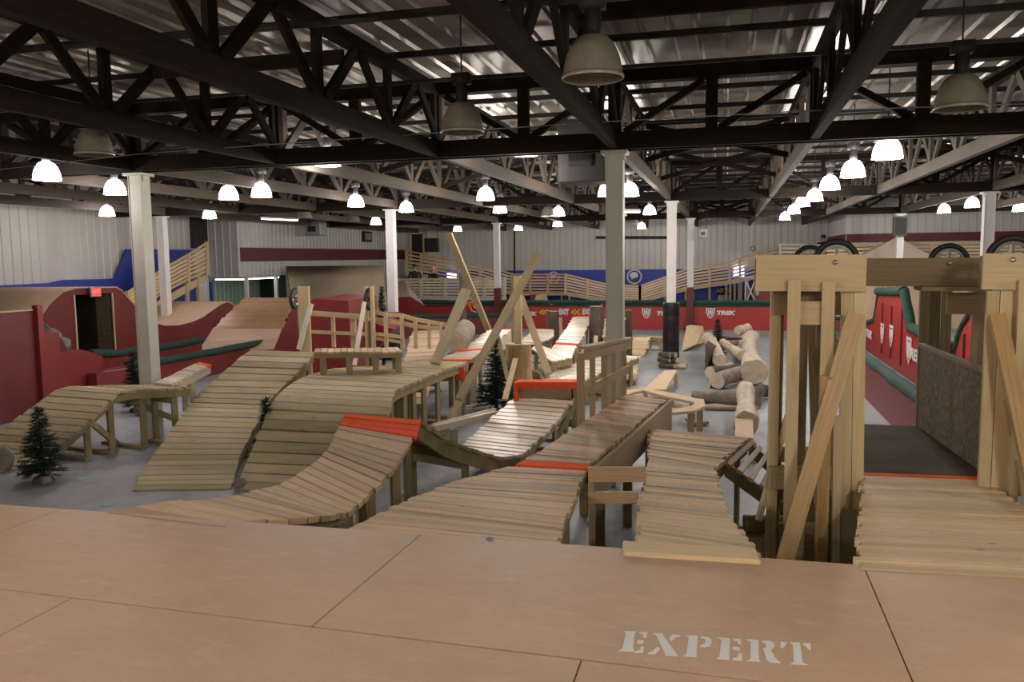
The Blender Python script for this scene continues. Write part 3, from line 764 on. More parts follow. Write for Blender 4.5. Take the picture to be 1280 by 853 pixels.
# ------------------------------------------------------------------ timber gate
G = thing('timber_gate', 'tall timber gate with small wheels set in its header boards, right', 'gate', (1.4, 7.0, 0))
YF = 6.35
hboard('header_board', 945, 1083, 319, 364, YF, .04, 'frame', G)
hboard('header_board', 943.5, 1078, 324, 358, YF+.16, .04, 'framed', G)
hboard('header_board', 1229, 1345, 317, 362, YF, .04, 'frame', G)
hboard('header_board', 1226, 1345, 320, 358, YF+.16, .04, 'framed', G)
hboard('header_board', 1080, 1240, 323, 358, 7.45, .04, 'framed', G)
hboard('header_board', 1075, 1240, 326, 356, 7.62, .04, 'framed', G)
def cyl(name, u, v, Y, r, mat, parent):
    c = py(u, v, Y); m = MB(); m.lathe([(0.001, -.012), (r, -.01), (r, .0), (0.001, .002)], c, 8, 'Y'); return m.build(name, mat, parent)
for u, v, Y in ((1044, 328, YF), (1187, 329, 7.45), (1266, 325, YF)): cyl('bolt', u, v, Y-.002, .018, 'metal', G)
postY('post', 993, 16, 350, YF-.045, .04, 'frame', G, (988, 600))
postY('post', 1036, 16, 352, YF-.045, .04, 'frame', G, (1030, 560))
m = MB(); 
pA, pB = py(1051, 363, YF+.05), py(1083.5, 363, YF+.05); qA, qB = py(1049, 640, YF+.05), py(1079, 640, YF+.05)
for k in (0, 1):
    A0, B0 = lerp(pA, pB, k*.5+.01), lerp(pA, pB, k*.5+.49); A1, B1 = lerp(qA, qB, k*.5+.01), lerp(qA, qB, k*.5+.49)
    sc_ = pA.z/(pA.z-qA.z)
    A1 = A0+(A1-A0)*sc_; B1 = B0+(B1-B0)*sc_; dy = V((0, .04, 0))
    m.hexa([A1, A1+dy, B1, B1+dy, A0, A0+dy, B0, B0+dy])
m.build('post', 'frame', G)
hboard('crossbar', 1000, 1030, 377, 406, YF-.01, .04, 'frame', G)
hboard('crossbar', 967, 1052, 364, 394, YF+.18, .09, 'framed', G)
postY('post', 970, 13, 362, YF+.3, .1, 'frame', G, (964, 640)); postY('post', 978, 5, 362, YF+.36, .1, 'framed', G, (972, 640))  # narrow second board is the first post's unlit right face, painted dark
postY('post', 1005, 10, 406, YF+.5, .06, 'framed', G); postY('post', 1014, 9, 406, YF+.8, .05, 'framed', G, (1022, 700)); postY('post', 1024, 7, 400, YF+1.05, .09, 'framed', G)
postY('post', 1047, 10, 520, YF-.12, .04, 'frame', G, (1044, 700)); postY('post', 1033, 14, 470, YF-.2, .05, 'mud', G, (1024, 705))
stick('brace', py(1070, 392, YF-.09), py(968, 745, YF-.55), .115, .05, 'mud', G, (1, 0, 0))
stick('brace', py(985, 520, YF+.3), py(948, 650, YF+.3), .05, .04, 'frame', G, (1, 0, 0))
stick('brace', py(1012, 560, YF-.02), py(1035, 690, YF-.02), .07, .04, 'tan', G, (1, 0, 0))
hboard('crossbar', 975, 1052, 655, 705, YF-.02, .04, 'under', G); hboard('crossbar', 960, 1052, 584, 612, YF+.2, .04, 'under', G)
hboard('side_panel', 1046, 1076, 640, 720, YF-.12, .05, 'under', G)
# dark lower boards inside the left frame
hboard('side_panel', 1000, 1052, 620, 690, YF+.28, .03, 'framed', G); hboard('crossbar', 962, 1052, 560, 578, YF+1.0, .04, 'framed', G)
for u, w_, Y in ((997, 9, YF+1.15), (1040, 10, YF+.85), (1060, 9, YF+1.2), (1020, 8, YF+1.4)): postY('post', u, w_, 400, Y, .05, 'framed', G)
beamo('brace', py(1046, 430, YF+.9), py(1000, 640, YF+.9), .09, .04, 'framed', G, (1, 0, 0))
# right side
m = MB()
for ua, ub in ((1235, 1250), (1251, 1272)):
    A0, B0 = py(ua, 364, YF+.05), py(ub, 364, YF+.05); dy = V((0, .04, 0)); A1 = V((A0.x-.01, A0.y, 0)); B1 = V((B0.x-.01, B0.y, 0)); m.hexa([A1, A1+dy, B1, B1+dy, A0, A0+dy, B0, B0+dy])
m.build('post', 'frame', G)
postY('post', 1279, 12, 350, YF-.045, .04, 'frame', G); postY('post', 1312, 16, 350, YF-.045, .04, 'frame', G)
stick('brace', py(1246, 393, YF-.04), py(1300, 640, YF-.5), .1, .05, 'mud', G, (1, 0, 0))
stick('brace', py(1262, 500, YF-.02), py(1280, 620, YF-.06), .06, .04, 'tan', G, (1, 0, 0))
hboard('top_plate', 1152, 1240, 359, 364, 7.2, .3, 'framed', G)
# inside: back posts, cross board, chipboard side and floor
for u, w_, Y in ((1163, 26, 9.0), (1184, 12, 8.9), (1224, 14, 7.75)): postY('post', u, w_, 362, Y, .05, 'framed', G, zb=0)
hboard('crossbar', 1184, 1234, 366, 393, 7.3, .04, 'framed', G)
fl_ = [pz(1080, 591, 1.1), pz(1237, 597, 1.1), pz(1147, 533, 1.1), pz(1080, 530, 1.1)]
m = MB(); m.prism([q-V((0, 0, .03)) for q in fl_], (0, 0, .028)); o = m.build('floor_panel', 'ply', G)
A0, B0 = fl_[1].copy(), fl_[2].copy(); A0.x += .0
m = MB(); m.prism([A0, B0, V((B0.x, B0.y, px(1149, 432, B0.x).z)), V((A0.x, A0.y, py(1230, 470, A0.y).z))], (.025, 0, 0)); m.build('chipboard_side', 'osb', G)
beamo('top_rail', V((A0.x, A0.y, py(1230, 468, A0.y).z)), V((B0.x, B0.y, px(1149, 430, B0.x).z)), .06, .03, 'framed', G)
for (x_, y_) in ((fl_[0].x+.06, fl_[0].y+.1), (fl_[3].x+.06, fl_[3].y-.1), (fl_[2].x-.06, fl_[2].y-.1), (fl_[1].x-.06, fl_[1].y+.1)): beamo('leg', (x_, y_, 0), (x_, y_, 1.07), .09, .09, 'under', G, side=(1, 0, 0))
def wheel(T, c, r, axis='Y', w=.05):
    tr = r*.13; m = MB(); pr = [(r-tr+tr*math.cos(t*math.pi/4), w/2*math.sin(t*math.pi/4)) for t in range(9)]
    m.lathe(pr, c, 28, axis); ty = m.build('wheel', 'rubber', T); ty['label'] = 'black rubber wheel'
    # tread + rim + spokes as sub-parts
    m = MB(); m.lathe([(r-2*tr, -w*.3), (r-2*tr, w*.3), (r-2.9*tr, w*.3), (r-2.9*tr, -w*.3), (r-2*tr, -w*.3)], c, 28, axis)
    m.lathe([(.02, -w*.5), (.03, 0), (.02, w*.5), (.002, w*.5)], c, 10, axis)
    c = V(c)
    for k in range(6):
        t = k*math.pi/3+.5; d = V((math.cos(t), 0, math.sin(t))) if axis == 'Y' else V((0, math.cos(t), math.sin(t)))
        m.beam(c+d*.02, c+d*(r-2.5*tr), .016, .022, side=V((0, 1, 0)) if axis == 'Y' else V((1, 0, 0)))
    m.smooth = False; o = m.build('rim', 'rimmetal', ty); o.location = (0, 0, 0)
for u, v, Y, r in ((1045, 327, YF+.1, .165), (1012, 327, 8.7, .165), (1186, 329, 7.55, .165), (1265, 325, YF+.1, .175)):
    wheel(G, py(u, v, Y), r)
hboard('header_board', 985, 1030, 322, 356, 8.62, .04, 'framed', G); postY('post', 1000, 9, 356, 8.7, .05, 'framed', G)
# things lying under the gate
m = MB(); m.tube([pz(930, 655, .5)+V((0, 0, 0)), pz(985, 655, .5)+V((.15, 0, 0))], .075, 14); o = m.build('brown_pipe', 'framed'); tag(o, 'dull brown pipe lying on a crate under the left side of the timber gate', 'pipe')
c = pz(958, 655, .5); m = MB(); m.box((c.x, c.y, .21), (.5, .3, .42)); tag(m.build('wooden_crate', 'deck_old', None, .01), 'wooden crate under the brown pipe beside the gate legs', 'crate')
# ------------------------------------------------------------------ big ramps on the left
ramp('tall_plank_ramp', 'tall greyish plank ramp, left of the curved plank ramp, a slim fir beside it',
     S((166, 613, 289, 611, .02), (184, 580, 297, 579, .13), (204, 552, 308, 553, .28), (223, 525, 322, 528, .45), (244, 497, 338, 500, .65), (262, 480, 355, 482, .82), (282, 463, 371, 466, 1.0), (300, 447, 386, 450, 1.17), (315, 437.5, 394, 440, 1.28)),
     'grey', plank=.14, gap=.024, jit=.012, posts=(.45, .7, .98), beam=.13, th=.04)
ramp('curved_plank_ramp', 'wide greyish plank ramp with a flat curved top, centre left, behind the orange lip',
     S((292, 612, 450, 622, 0.02), (306, 585, 455, 592, .2), (318, 555, 466, 562, .44), (332, 520, 480, 527, .74), (346, 495, 490, 503, .93), (361, 482, 495, 488, 1.0), (388, 468, 519, 477, 1.0), (425, 460, 540, 469, 1.0), (480, 457, 562, 460, 1.0), (520, 453, 578, 455, 1.0), (545, 451, 586, 452, 1.0)),
     'grey', plank=.145, gap=.022, jit=.01, posts=(.4, .52, .6, .68, .78, .9, .99), beam=.12, th=.04)
C8 = [o for o in COL.objects if o.name.startswith('curved_plank_ramp')][0]
m = MB(); flat(m, [(552, 463), (580, 459), (581, 476), (552, 477)], 13.2, .03); o = m.build('orange_panel', 'redorange', C8); o['label'] = 'orange board under the far end'
ramp('striped_kicker', 'narrow plank ramp with orange strips rising beyond the curved plank ramp, behind a leaning pole',
     [(V(a), V(b)) for a, b in ((pz(545, 450.5, 1.01), pz(586, 451, 1.01)), (pz(568, 441, 1.06), pz(603, 438, 1.06)), (pz(588, 430, 1.1), pz(620, 427, 1.1)), (pz(612, 411.5, 1.25), pz(641, 411, 1.25)))],
     'light', plank=.13, gap=.01, posts=(.3, .6, .95), lips=((0, .05), (.27, .33), (.96, 1)), lipmat='orange', curved=True, beam=.3, beam_mat='light', th=.03)
K_ = [o for o in COL.objects if o.name.startswith('striped_kicker')][0]
wheel(K_, pz(586, 462, .82)+V((.06, -.05, 0)), .13, 'X', .05)
# left deck R6
ramp('low_left_ramp', 'low greyish plank ramp on posts at the far left, behind the nearest fir tree',
     [(V(a), V(b)) for a, b in ((pz(-75, 592, .03), pz(42, 586, .03)), (pz(-35, 560, .16), pz(66, 566, .16)), (pz(5, 535, .4), pz(95, 541, .42)), (pz(40, 508, .65), pz(123, 514, .68)), (pz(75, 484, .9), pz(147, 490, .9)), (pz(120, 482, .9), pz(175, 487, .9)), (pz(165, 481, .9), pz(205, 486, .9)), (pz(215, 480, .88), pz(240, 484, .88)))],
     'grey', plank=.12, gap=.02, posts=(.42, .57, .75, .92), beam=.1, curved=False)
L6 = [o for o in COL.objects if o.name.startswith('low_left_ramp')][0]
beamo('brace', pz(116, 530, .55), pz(147, 556, .05), .04, .09, 'under', L6); beamo('brace', py(154, 498, 10.5), py(218, 524, 11.3), .04, .09, 'under', L6)
ramp('skinny_beam', 'narrow slatted beam rising above the low left ramp, with an orange end', [(V(a), V(b)) for a, b in ((pz(193, 479, .93), pz(215, 481, .92)), (pz(222, 465, 1.02), pz(240, 467, 1.02)), (pz(249, 452, 1.12), pz(264, 455, 1.12)))],
     'light', plank=.09, gap=.012, jit=.01, posts=(.6,), lips=((.9, 1),), lipmat='orange', beam=.12, beam_mat='light')
# R11 ladder behind
ramp('railed_ladder', 'raised plank walkway with a railing on its far side, behind the tall plank ramp',
     [(V(a), V(b)) for a, b in ((pz(394, 435.5, 1.37), pz(392, 440, 1.37)), (pz(450, 435, 1.37), pz(450, 440, 1.37)), (pz(478, 434.5, 1.36), pz(480, 440, 1.36)), (pz(497, 434, 1.35), pz(504, 439, 1.35)))],
     'deck_old', plank=.1, gap=.01, posts=(.1, .4, .7, .95), beam=.07, feet=False, th=.03)
L11 = [o for o in COL.objects if o.name.startswith('railed_ladder')][0]
YR = 13.6
def railset(pts, w=.09, name='rail'):
    for (u0, v0), (u1, v1) in zip(pts[:-1], pts[1:]): beamo(name, py(u0, v0, YR), py(u1, v1, YR), .035, w, 'fresh', L11)
railset([(388, 391.5), (448, 396), (462, 401)]); railset([(387, 415), (447, 417.5), (475, 418), (505, 422)], .06)
YR = 13.8; railset([(467, 390), (482, 393.5), (502, 394.5), (519, 399.5), (555, 406), (566, 407)], .07)
railset([(467, 399), (503, 404.5), (519, 408), (548, 411)], .07, 'lower_rail'); railset([(467, 423), (502, 428)], .05, 'lower_rail')
for u, vt, w_ in ((416, 393, 4), (441.5, 396, 6), (482, 391, 4), (502, 393, 4), (519, 398, 4), (536, 402, 3), (551, 405, 3)):
    postY('rail_post', u, w_, vt, 13.66, .05, 'fresh', L11, zb=1.2)
# wheel posts left
def wheelpost(lab, u0, u1, vt, Y, wu, wv, r, ax='X'):
    T = thing('wheel_post', lab, 'post', py((u0+u1)/2, 438, Y))
    T.location.z = 0
    for k, (a, b) in enumerate(u0 if isinstance(u0, list) else [(u0, u1)]):
        postY('post', (a+b)/2, b-a, vt, Y, .06, 'fresh', T)
    wheel(T, py(wu, wv, Y+.06), r, ax, .06)
    return T
T = wheelpost('broad pale post with a small wheel, at the top of the tall plank ramp', 372.5, 386, 358, 13.5, 369, 373, .2)
T = thing('wheel_post', 'pair of slim pale posts clasping a small wheel, by the walkway railing', 'post', V((py(461, 437, 13.4).x, 13.4, 0)))
postY('post', 457.5, 3.4, 358, 13.4, .09, 'fresh', T); postY('post', 465, 3.2, 358, 13.4, .09, 'fresh', T); wheel(T, py(461.5, 374, 13.42), .2, 'X', .05); postY('post', 462.5, 4, 401, 13.45, .05, 'fresh', T)
def leaner(lab, a, b, w, t, mat='fresh', name='leaning_pole', side=(1, 0, 0)):
    m = MB(); m.beam(a, b, w, t, side); return tag(m.build(name, mat), lab, 'pole')
leaner('peeled white pole leaning on the broad wheel post', py(373.5, 437, 13.2), py(389, 380, 13.3), .075, .06, 'peeled')
leaner('peeled white pole leaning on the pair of slim wheel posts', py(443, 457, 12.6), py(455.5, 378, 13.2), .06, .05, 'peeled')
# ladder ramp 12
ramp('plank_bank', 'weathered wide plank bank behind the curved plank ramp, left of the big cut log',
     [(V(a), V(b)) for a, b in ((pz(497, 505, .25), pz(530, 505, .25)), (pz(502, 462, .6), pz(545, 460, .6)), (pz(507, 442, .8), pz(551, 440, .8)), (pz(515, 414, 1.05), pz(558, 412.5, 1.05)))],
     'deck_old', plank=.3, gap=.02, posts=(.5, .95), beam=.1)
# ------------------------------------------------------------------ crossed poles, stump and logs
leaner('long weathered board leaning right, front member of the crossed poles', py(574, 500, 12.0), py(673, 317, 14.2), .13, .06, 'under')
leaner('curved lower board propping the front crossed pole', py(553, 545, 11.6), py(577, 497, 12.05), .11, .05, 'deck_old')
leaner('tall brown board leaning left, highest of the crossed poles', py(611, 414, 17.2), py(561, 292, 16.2), .13, .07, 'under')
leaner('thick pale board leaning right over the big cut log', py(544, 455, 13.0), py(583, 362, 13.9), .17, .06, 'grey')
leaner('yellow board leaning left from the stump post to the deck', py(686, 468, 14.0), py(651, 372, 15.2), .13, .05, 'frame')
leaner('slim board leaning left of the tall stump', py(635, 476, 13.6), py(622, 418, 14.3), .07, .05, 'grey')
leaner('short pale board leaning against the tall stump', py(631, 500, 13.0), py(644.5, 449, 14.2), .09, .04, 'fresh')
pp = pz(652, 500, 0); YS = 14.9
def trunk(name, lab, pts, rad, mat, end='logend', n=14, jit=.05, cat='log', segs=5):
    P_ = []; R2_ = []
    for i in range(len(pts)-1):
        for k in range(segs):
            t = k/segs; P_.append(lerp(V(pts[i]), V(pts[i+1]), t)+V([random.uniform(-1, 1)*rad[i]*.06 for _ in range(3)])*(1 if 0 < i*segs+k else 0)); R2_.append(lerp(rad[i], rad[i+1], t)*random.uniform(.95, 1.05))
    P_.append(V(pts[-1])); R2_.append(rad[-1])
    m = MB(); m.tube(P_, R2_, n, jit=jit, capmat=1); o = m.build(name, [mat, end]); return tag(o, lab, cat)
a = py(648, 430, YS); rr = (py(664, 430, YS)-py(633, 430, YS)).length/2
trunk('tree_stump', 'tall golden stripped stump under the crossed poles', [(a.x, YS, 0), (a.x, YS, .3), (a.x, YS, a.z)], [rr*1.35, rr*1.05, rr*1.02], 'stump', cat='stump', n=20)
b_ = py(646, 345, YS); m = MB(); m.beam((b_.x, YS+.05, a.z), (b_.x, YS+.05, b_.z), .135, .08, (1, 0, 0)); tag(m.build('upright_post', 'frame'), 'square yellow post standing on top of the tall stump', 'post')
c = py(571, 429, 14.6); trunk('cut_log', 'big log with a pale round cut end behind the thick leaning board', [c, c+V((-.35, 1.6, .1))], [.2, .22], 'barkg', n=18)
m = MB(); m.beam((c.x, c.y+.3, 0), (c.x, c.y+.3, c.z-.2), .4, .5); tag(m.build('log_block', 'barkg'), 'rough block carrying the big cut log', 'block')
def upright(lab, uc, wpx, vt, vb=None, Y=None, mat='barkd', zt=None):
    a = py(uc, vt, Y); r = wpx/2/1033*((a-EY).dot(FW)); x = a.x
    return trunk('log_post', lab, [(x, Y, 0), (x, Y, a.z)], [r*1.05, r], mat, cat='log', n=12)
upright('tall dark upright log behind the big cut log, reaching above the barrier', 578, 9, 341, Y=19.5)
upright('dark upright log just right of the crossed poles', 691, 16, 389, Y=22.5)
upright('dark upright log with a pale chipped top, between the two striped ramps', 745.5, 17, 383, Y=20.5)
upright('dark upright log half behind the near centre column', 786, 9, 388, Y=23)
upright('grey upright log behind the yellow stump post', 634, 15, 390, Y=22, mat='barkg')
m = MB(); q = py(700, 397, 23); m.box((q.x, 23, q.z/2), (.1, .08, q.z)); tag(m.build('upright_post', 'fresh'), 'thin pale post right behind the dark upright log', 'post')
for u, vt, Y, lab in ((687, 421, 21.0, 'small pale wedge leaning on the log right of the crossed poles'), (744, 420, 19.0, 'small pale wedge leaning on the log between the striped ramps')):
    a = py(u-1, vt+14, Y); b = py(u+1, vt, Y+.2); m = MB(); m.beam(V((a.x, a.y-.15, 0)), b, .09, .04, (1, 0, 0)); tag(m.build('wooden_wedge', 'fresh'), lab, 'wedge')
# ramps in the middle distance
def dist_ramp(lab, secs, lips=(), mat='light', posts=(.3, .95), beam=.12, **k):
    return ramp('plank_ramp', lab, [(V(a), V(b)) for a, b in secs], mat, plank=.1, gap=.012, posts=posts, lips=lips, beam=beam, th=.03, **k)
dist_ramp('pale plank ramp, flat then rising with an orange strip, left of the chipped log',
          ((pz(664, 436, .75), pz(690, 452, .75)), (pz(672, 430, .75), pz(716, 447, .75)), (pz(687, 438, .75), pz(716, 440, .77)), (pz(705, 415, .98), pz(731, 416, .98)), (pz(717, 395.5, 1.25), pz(739, 395, 1.25))), lips=((.36, .42), (.97, 1)), curved=False, posts=(.1, .4, .6, .95))
dist_ramp('pale plank ramp rising just right of the chipped log, cut by the grey column',
          ((pz(753, 422, .8), pz(776, 422, .8)), (pz(755, 411, .9), pz(779, 411, .9)), (pz(757, 397.5, 1.1), pz(781, 397.5, 1.1))), lips=((0, .06),))
dist_ramp('pale slatted ramp climbing gently towards the column behind the red-topped box',
          ((pz(680, 480, .45), pz(725, 482, .45)), (pz(684, 469, .5), pz(735, 474, .5)), (pz(715, 455, .55), pz(765, 460, .55)), (pz(750, 441, .6), pz(800, 446, .6))), posts=(.2, .5, .9))
dist_ramp('pale plank deck right of the crossed poles with an orange far edge',
          ((pz(648, 428, .8), pz(672, 428, .8)), (pz(658, 420, .82), pz(690, 422, .82)), (pz(668, 411, .9), pz(692, 411.5, .9))), lips=((.95, 1),))
# A-frame blocks right of column
def wedge(lab, secs, **k): return dist_ramp(lab, secs, mat='fresh', beam=.08, **k)
wedge('small pale plank kicker on the floor, left of the black padded column', ((pz(787, 444, .02), pz(803, 447, .02)), (pz(789, 432, .2), pz(809, 434, .2)), (pz(791, 421.5, .42), pz(812, 422, .42))), posts=(.7, .95))
wedge('pale plank landing behind the small kicker, left of the black padded column', ((pz(809, 420.5, .42), pz(829, 421, .42)), (pz(813, 428, .2), pz(833, 430, .2))), posts=(.1,))
wedge('pale slatted ladder lying on the floor, just right of the railing', ((pz(780, 475, .12), pz(796, 475, .12)), (pz(780, 449, .14), pz(797, 449, .14))), posts=())
m = MB(); a, b, c_ = pz(852, 439, 0.01), pz(878, 430, 0.01), pz(868, 419, 0.3); m.prism([a, b, b+V((-.1, .15, .5)), b+V((-.5, .1, .55)), a+V((.3, 0, .15))], V((.1, .5, 0))); tag(m.build('scrap_plank_heap', 'fresh'), 'small heap of pale planks on the floor right of the black padded column', 'planks')
# board walk and ring
m = MB(); P_ = [pz(804, 487, .2), pz(832, 487, .2), pz(846, 463, .3), pz(830.5, 463, .3)]; m.prism([q-V((0, 0, .04)) for q in P_], (0, 0, .04)); T = thing('board_walk', 'flat pale board walk between the firewood and the round timber ring', 'walkway', pz(828, 476, 0))
m.build('board', 'fresh', T); 
for t in (.1, .9):
    l, r = lerp(P_[1], P_[2], t), lerp(P_[0], P_[3], t); beamo('support', (l.x, l.y, 0), (l.x, l.y, l.z-.04), .08, .05, 'fresh', T); beamo('support', (r.x, r.y, 0), (r.x, r.y, r.z-.04), .08, .05, 'fresh', T)
RG = thing('timber_ring', 'low polygonal timber ring on short posts beyond the end of the long deck', 'ring', pz(838, 505, 0))
def c2(x, y, z): return pz(740+x/5.333, 470+y/5.333, z)
out = [(180, 110), (240, 93), (340, 78), (520, 112), (690, 150), (745, 155), (755, 200), (680, 233), (510, 247), (430, 235)]; inn = [(240, 125), (270, 112), (345, 97), (500, 138), (650, 168), (682, 175), (684, 186), (640, 208), (510, 225), (450, 215)]
m = MB(); A_ = [c2(x, y, .42) for x, y in out]; B_ = [c2(x, y, .42) for x, y in inn]; m.slab(A_, B_, .04); m.build('ring_boards', 'fresh', RG)
for i in (1, 3, 4, 6, 7, 8):
    q = (A_[i]+B_[i])/2; beamo('post', (q.x, q.y, 0), (q.x, q.y, .38), .1, .08, 'grey', RG)
m = MB(); P_ = [c2(510, 128, .4), c2(560, 185, .25), c2(640, 215, .06), c2(560, 235, .06), c2(500, 215, .25)]; 
m.prism([c2(508, 130, .36), c2(540, 175, .3), c2(610, 205, .12), c2(575, 225, .12), c2(508, 205, .3)], (0, 0, .03)); m.build('inner_ramp', 'fresh', RG)
m = MB(); m.prism([c2(620, 300, .03), c2(660, 330, .03), c2(780, 325, .03), c2(760, 305, .03)], (0, 0, .05)); tag(m.build('loose_plank', 'tan'), 'loose plank on the floor below the timber ring', 'plank')
# cross beam between lip ramp and dip ramp
m = MB(); m.beam(py(541, 536, 10.9), py(620, 517, 12.2), .1, .08); m.beam(py(541, 534, 11.02), py(619, 514, 12.35), .05, .09); T = thing('balance_beam', 'pale double balance beam on a round post between the orange lip and the dip ramp', 'beam', py(570, 545, 11.4)); T.location.z = 0
m.build('beam', 'light', T); q = py(567, 534, 11.35); m = MB(); m.tube([(q.x, q.y, 0), (q.x, q.y, q.z-.05)], .06, 10); m.build('round_post', 'grey', T)
# red topped box behind dip ramp
T = thing('lip_box', 'timber box with a red-orange top board at the end of the dip ramp', 'box', (-2.6, 12.3, 0))
Y9 = pz(683, 500, .62).y+.05
hboard('top_board', 643, 722, 478, 486, Y9+.02, .3, 'redorange', T); hboard('front_board', 650, 716, 486, 499, Y9+.06, .04, 'under', T)
postY('end_post', 645, 5, 478, Y9-.04, .08, 'redorange', T, zb=py(645, 500, Y9).z-.1)
for u, w_ in ((646, 6), (719, 8), (727, 6)): postY('post', u, w_, 486, Y9+.1, .08, 'under', T)
stick('brace', py(690, 560, Y9-.4), py(720, 500, Y9), .05, .09, 'under', T); hboard('shelf_board', 690, 727, 524, 534, Y9+.3, .2, 'under', T)
M['slate'] = plain('slate_blue_panel', (.06, .075, .10), .6, var=.2)
# ------------------------------------------------------------------ left red jump line
T = thing('box_jump', 'big red-sided jump with a dark doorway and tan riding surface, far left', 'ramp', (-16.5, 19, 0))
prof = [(11.0, 1.25), (13.0, 1.2), (14.0, 1.15), (14.7, 1.25), (15.1, 1.42), (15.34, 1.6), (15.65, 1.9), (16.05, 2.14), (16.47, 2.21), (17.8, 2.18), (18.0, 2.08), (18.22, 1.88), (18.55, 1.59), (19.0, 1.22), (19.57, 1.06), (20.2, 1.02), (20.8, 1.07), (21.3, 1.17), (21.67, 1.3), (22.2, 1.48), (22.55, 1.55), (22.8, 1.5), (23.1, 1.3), (23.6, 1.15), (25.8, 1.1)]
XJ = -15.0
dy0, dy1, dz_ = 16.4, 17.62, 2.03
m = MB(); P_ = [(XJ, y, z-.02) for y, z in prof] + [(XJ, 25.8, 0), (XJ, dy1, 0), (XJ, dy1, dz_), (XJ, dy0, dz_), (XJ, dy0, 0), (XJ, 11.0, 0)]
m.prism(P_, (-.03, 0, 0)); m.build('side_panel', 'red', T)
m = MB(); m.slab([(XJ+.02, y, z) for y, z in prof], [(-18.05, y, z) for y, z in prof], .03); m.smooth = True; m.build('riding_surface', 'tanply', T)
m = MB(); m.prism([(XJ-.06, dy0-.02, 0), (XJ-.06, dy0-.02, dz_), (-17.4, dy0-.02, dz_), (-17.4, dy0-.02, 0)], (0, -.03, 0)); m.build('doorway_lining', 'osb', T)
m = MB(); m.prism([(XJ-.06, dy1+.02, 0), (XJ-.06, dy1+.02, dz_), (-15.5, dy1+.02, dz_), (-15.5, dy1+.02, 0)], (0, .03, 0)); m.build('doorway_lining', 'osb', T)
m = MB(); m.prism([(-15.5, dy1+.02, 0), (-15.5, dy1+.02, dz_), (-17.4, dy1+.02, dz_), (-17.4, dy1+.02, 0)], (0, .03, 0)); m.build('shade_inner_wall', 'interior', T)  # lining carried deeper, its shade painted as near-black
m = MB(); m.prism([(-17.42, dy0-.1, 0), (-17.42, dy1+.1, 0), (-17.42, dy1+.1, dz_), (-17.42, dy0-.1, dz_)], (-.03, 0, 0)); m.build('doorway_back', 'black', T)  # unlit depth of the doorway painted as a black sheet
m = MB(); m.box((XJ+.01, dy1+.02, dz_/2), (.03, .04, dz_)); m.box((XJ+.01, dy0-.02, dz_/2), (.03, .04, dz_)); m.build('door_frame', 'fresh', T)
c = px(119, 365, XJ+.08); T = thing('exit_sign', 'small glowing red exit sign over the doorway of the red jump', 'sign', c)
m = MB(); m.box(c, (.05, .34, .24)); m.build('housing', 'dullmetal', T); m = MB(); m.box(c+V((.028, 0, 0)), (.01, .28, .18)); m.build('lit_panel', 'exit', T)
text_part('lettering', 'EXIT', .12, c+V((.036, 0, 0)), (0, 1, 0), (0, 0, 1), 'whitepaint', T, .002)
# plank-topped landing
T = thing('plank_landing', 'red-sided landing ramp with a varnished plank top and tan hardboard foot, left', 'ramp', (-13.6, 23, 0))
bl, br = pz(246, 440, .45), pz(342, 436, .45); ml, mr = pz(266, 411, .9), pz(352, 411, .9); tl, tr = pz(306, 372, 1.75), pz(370, 372, 1.75)
P2 = Path([(ml, mr), (lerp(ml, tl, .5)+V((0, 0, .02)), lerp(mr, tr, .5)+V((0, 0, .02))), (tl, tr)]); m = MB(); n = 17
for i in range(n):
    l0, r0 = P2.at(P2.len*i/n+.01); l1, r1 = P2.at(P2.len*(i+1)/n-.01); c = []; ja = random.uniform(-.05, .05)
    for a, b in ((l0, l1), (r0, r1)):
        for q in (a, b): q = q+V((ja, 0, 0)); c += [q-V((0, 0, .04)), q]
    m.hexa(c)
m.build('plank_top', 'shiny', T)
m = MB(); m.slab([bl, lerp(bl, ml, .5)-V((0, 0, .03)), ml], [br, lerp(br, mr, .5)-V((0, 0, .03)), mr], .03); m.build('hardboard_foot', 'tanply', T)
gz = V((0, 0, 1)); dn = lambda q: V((q.x, q.y, 0))
for A_ in ((bl, ml, tl), (br, mr, tr)):
    m = MB(); q = [p_-V((0, 0, .05)) for p_ in A_]
    for q0_, q1_ in zip(q[:-1], q[1:]): m.prism([q0_, q1_, dn(q1_), dn(q0_)], (.02, 0, 0))
    m.build('side_panel', 'red', T)
m = MB(); m.prism([tl-gz*.05, tr-gz*.05, dn(tr), dn(tl)], (0, .03, 0)); m.build('back_panel', 'darkred', T)
# red boxes behind the railed walkway
T = thing('red_box', 'plain red panelled box behind the walkway railing', 'box', py(420, 430, 16.5)); T.location.z = 0
A_, B_ = py(386, 375, 16.5), py(435.5, 376, 16.5); m = MB(); m.prism([V((A_.x, 16.5, 0)), V((B_.x, 16.5, 0)), B_, V((A_.x+.1, 16.5, A_.z+.02)), V((A_.x, 16.5, A_.z-.1))], (-.4, 2.4, 0)); m.build('panel', 'red', T)
T = thing('red_box', 'low red wedge right of the plain red box, with a sloping right edge', 'box', py(460, 430, 18)); T.location.z = 0
A_ = [py(u, v, 18.0) for u, v in ((436, 398), (455, 400), (492, 412), (470, 437), (436, 445))]; m = MB(); m.prism(A_, (-.4, 2.0, 0)); m.build('panel', 'red', T)
